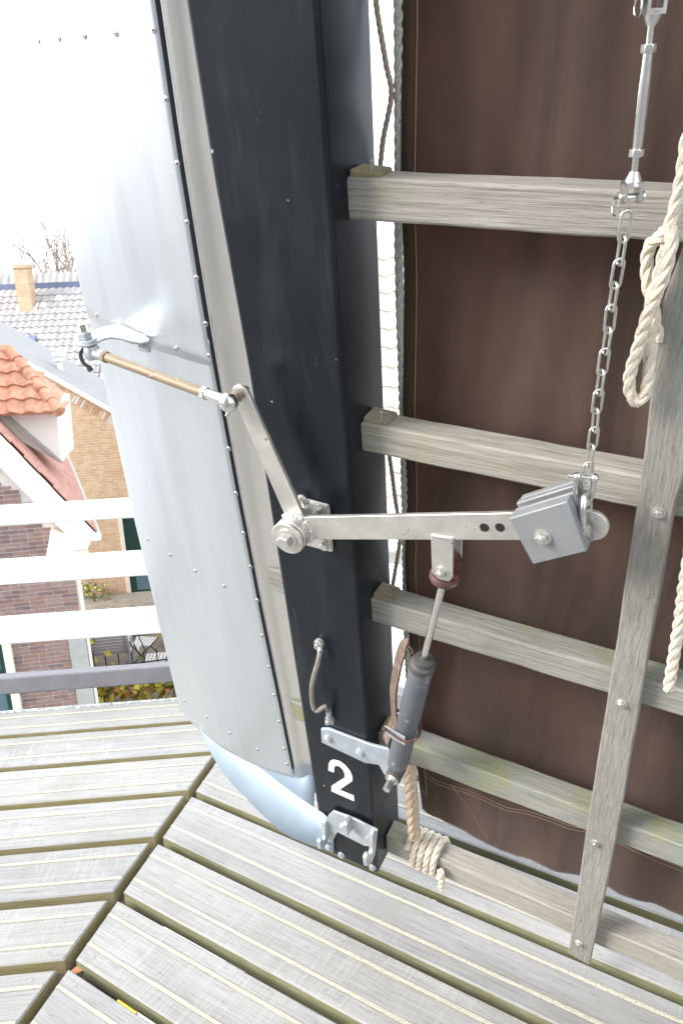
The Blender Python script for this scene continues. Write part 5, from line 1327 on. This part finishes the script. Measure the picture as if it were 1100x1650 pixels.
glyph([((.8, 0), (.8, 1)), ((.8, 1), (0, .35)), ((0, .35), (1, .35))], -.10)
glyph([((.2, .75), (.6, 1)), ((.6, 1), (.6, 0))], -.02)

# ================================================================== BARE TREES
def tree(P, h, seed, label):
    t = empty('bare_tree', P, label, 'tree', 'bare trees beyond the roofs', sail=False); r_ = random.Random(seed)
    gt = G(); gc = G()
    def grow(g, p, d, L, r, lev):
        n = 4; pts = [p]; q = p; dd_ = d
        for i in range(n):
            dd_ = (dd_+V((r_.gauss(0, .13), r_.gauss(0, .13), .05))).normalized(); q = q+dd_*L/n; pts.append(q)
        g.tube(pts, [lerp(r, r*.55, i/n) for i in range(n+1)], 6 if lev < 2 else 4, caps=False)
        if lev >= 5: return
        for k in range(3 if lev < 4 else 2):
            a = r_.uniform(0, 2*math.pi); sp = r_.uniform(.35, .75)
            sd_ = dd_.orthogonal().normalized(); sd_ = Matrix.Rotation(a, 3, dd_) @ sd_
            nd_ = (dd_*math.cos(sp)+sd_*math.sin(sp)).normalized()
            grow(gc, pts[-1] if k == 0 else pts[r_.randint(2, n)], nd_, L*r_.uniform(.62, .82), r*.62, lev+1)
    grow(gt, V(P), V((0, 0, 1)), h*.30, h*.018, 0)
    gt.build('trunk', 'bark', t); gc.build('crown', 'bark', t)
lb = ('bare leafless tree at the far left above the grey roof', 'bare tree just right of the brick chimney', 'bare tree between chimney and metal flap beyond the grey roof')
for k, (px_, dist, h) in enumerate(((4, 40, 12.4), (72, 47, 12.6), (112, 52, 12.8))):
    d = ray(px_, 470); d.z = 0; P = CAM + d.normalized()*dist; tree((P.x, P.y, GZ), h, 31+k, lb[k])

# ================================================================== SMALL THINGS ON THE DECK
a, b = onz(566, 1398, -.006), onz(702, 1453, -.006); cd_ = (b-a); n = 26
cordo = empty('marker_cord', a, 'thin orange and white cord lying along a plank edge near the foot of the beam', 'cord', sail=False)
for mi, m in enumerate(('cord_orange', 'rope_white')):
    g = G()
    for k in range(n):
        if k % 2 == mi: g.tube([a+cd_*(k/n), a+cd_*((k+1.02)/n)], .0028, 6)
    o = g.build('cord_strand', m, cordo); o['kind'] = 'stuff'
lf = onz(126, 1566, -.03); g = G()
g.add([lf+V(p)*.022 for p in ((-1, 0, 0), (-.3, .5, .3), (1, .1, .2), (-.2, -.5, .25), (0, 0, .05))], [(0, 1, 4), (1, 2, 4), (2, 3, 4), (3, 0, 4)])
solo(g, 'dry_leaf', 'leaf_orange', lf, 'small dry orange leaf caught in the seam between the planks', 'leaf', sail=False)
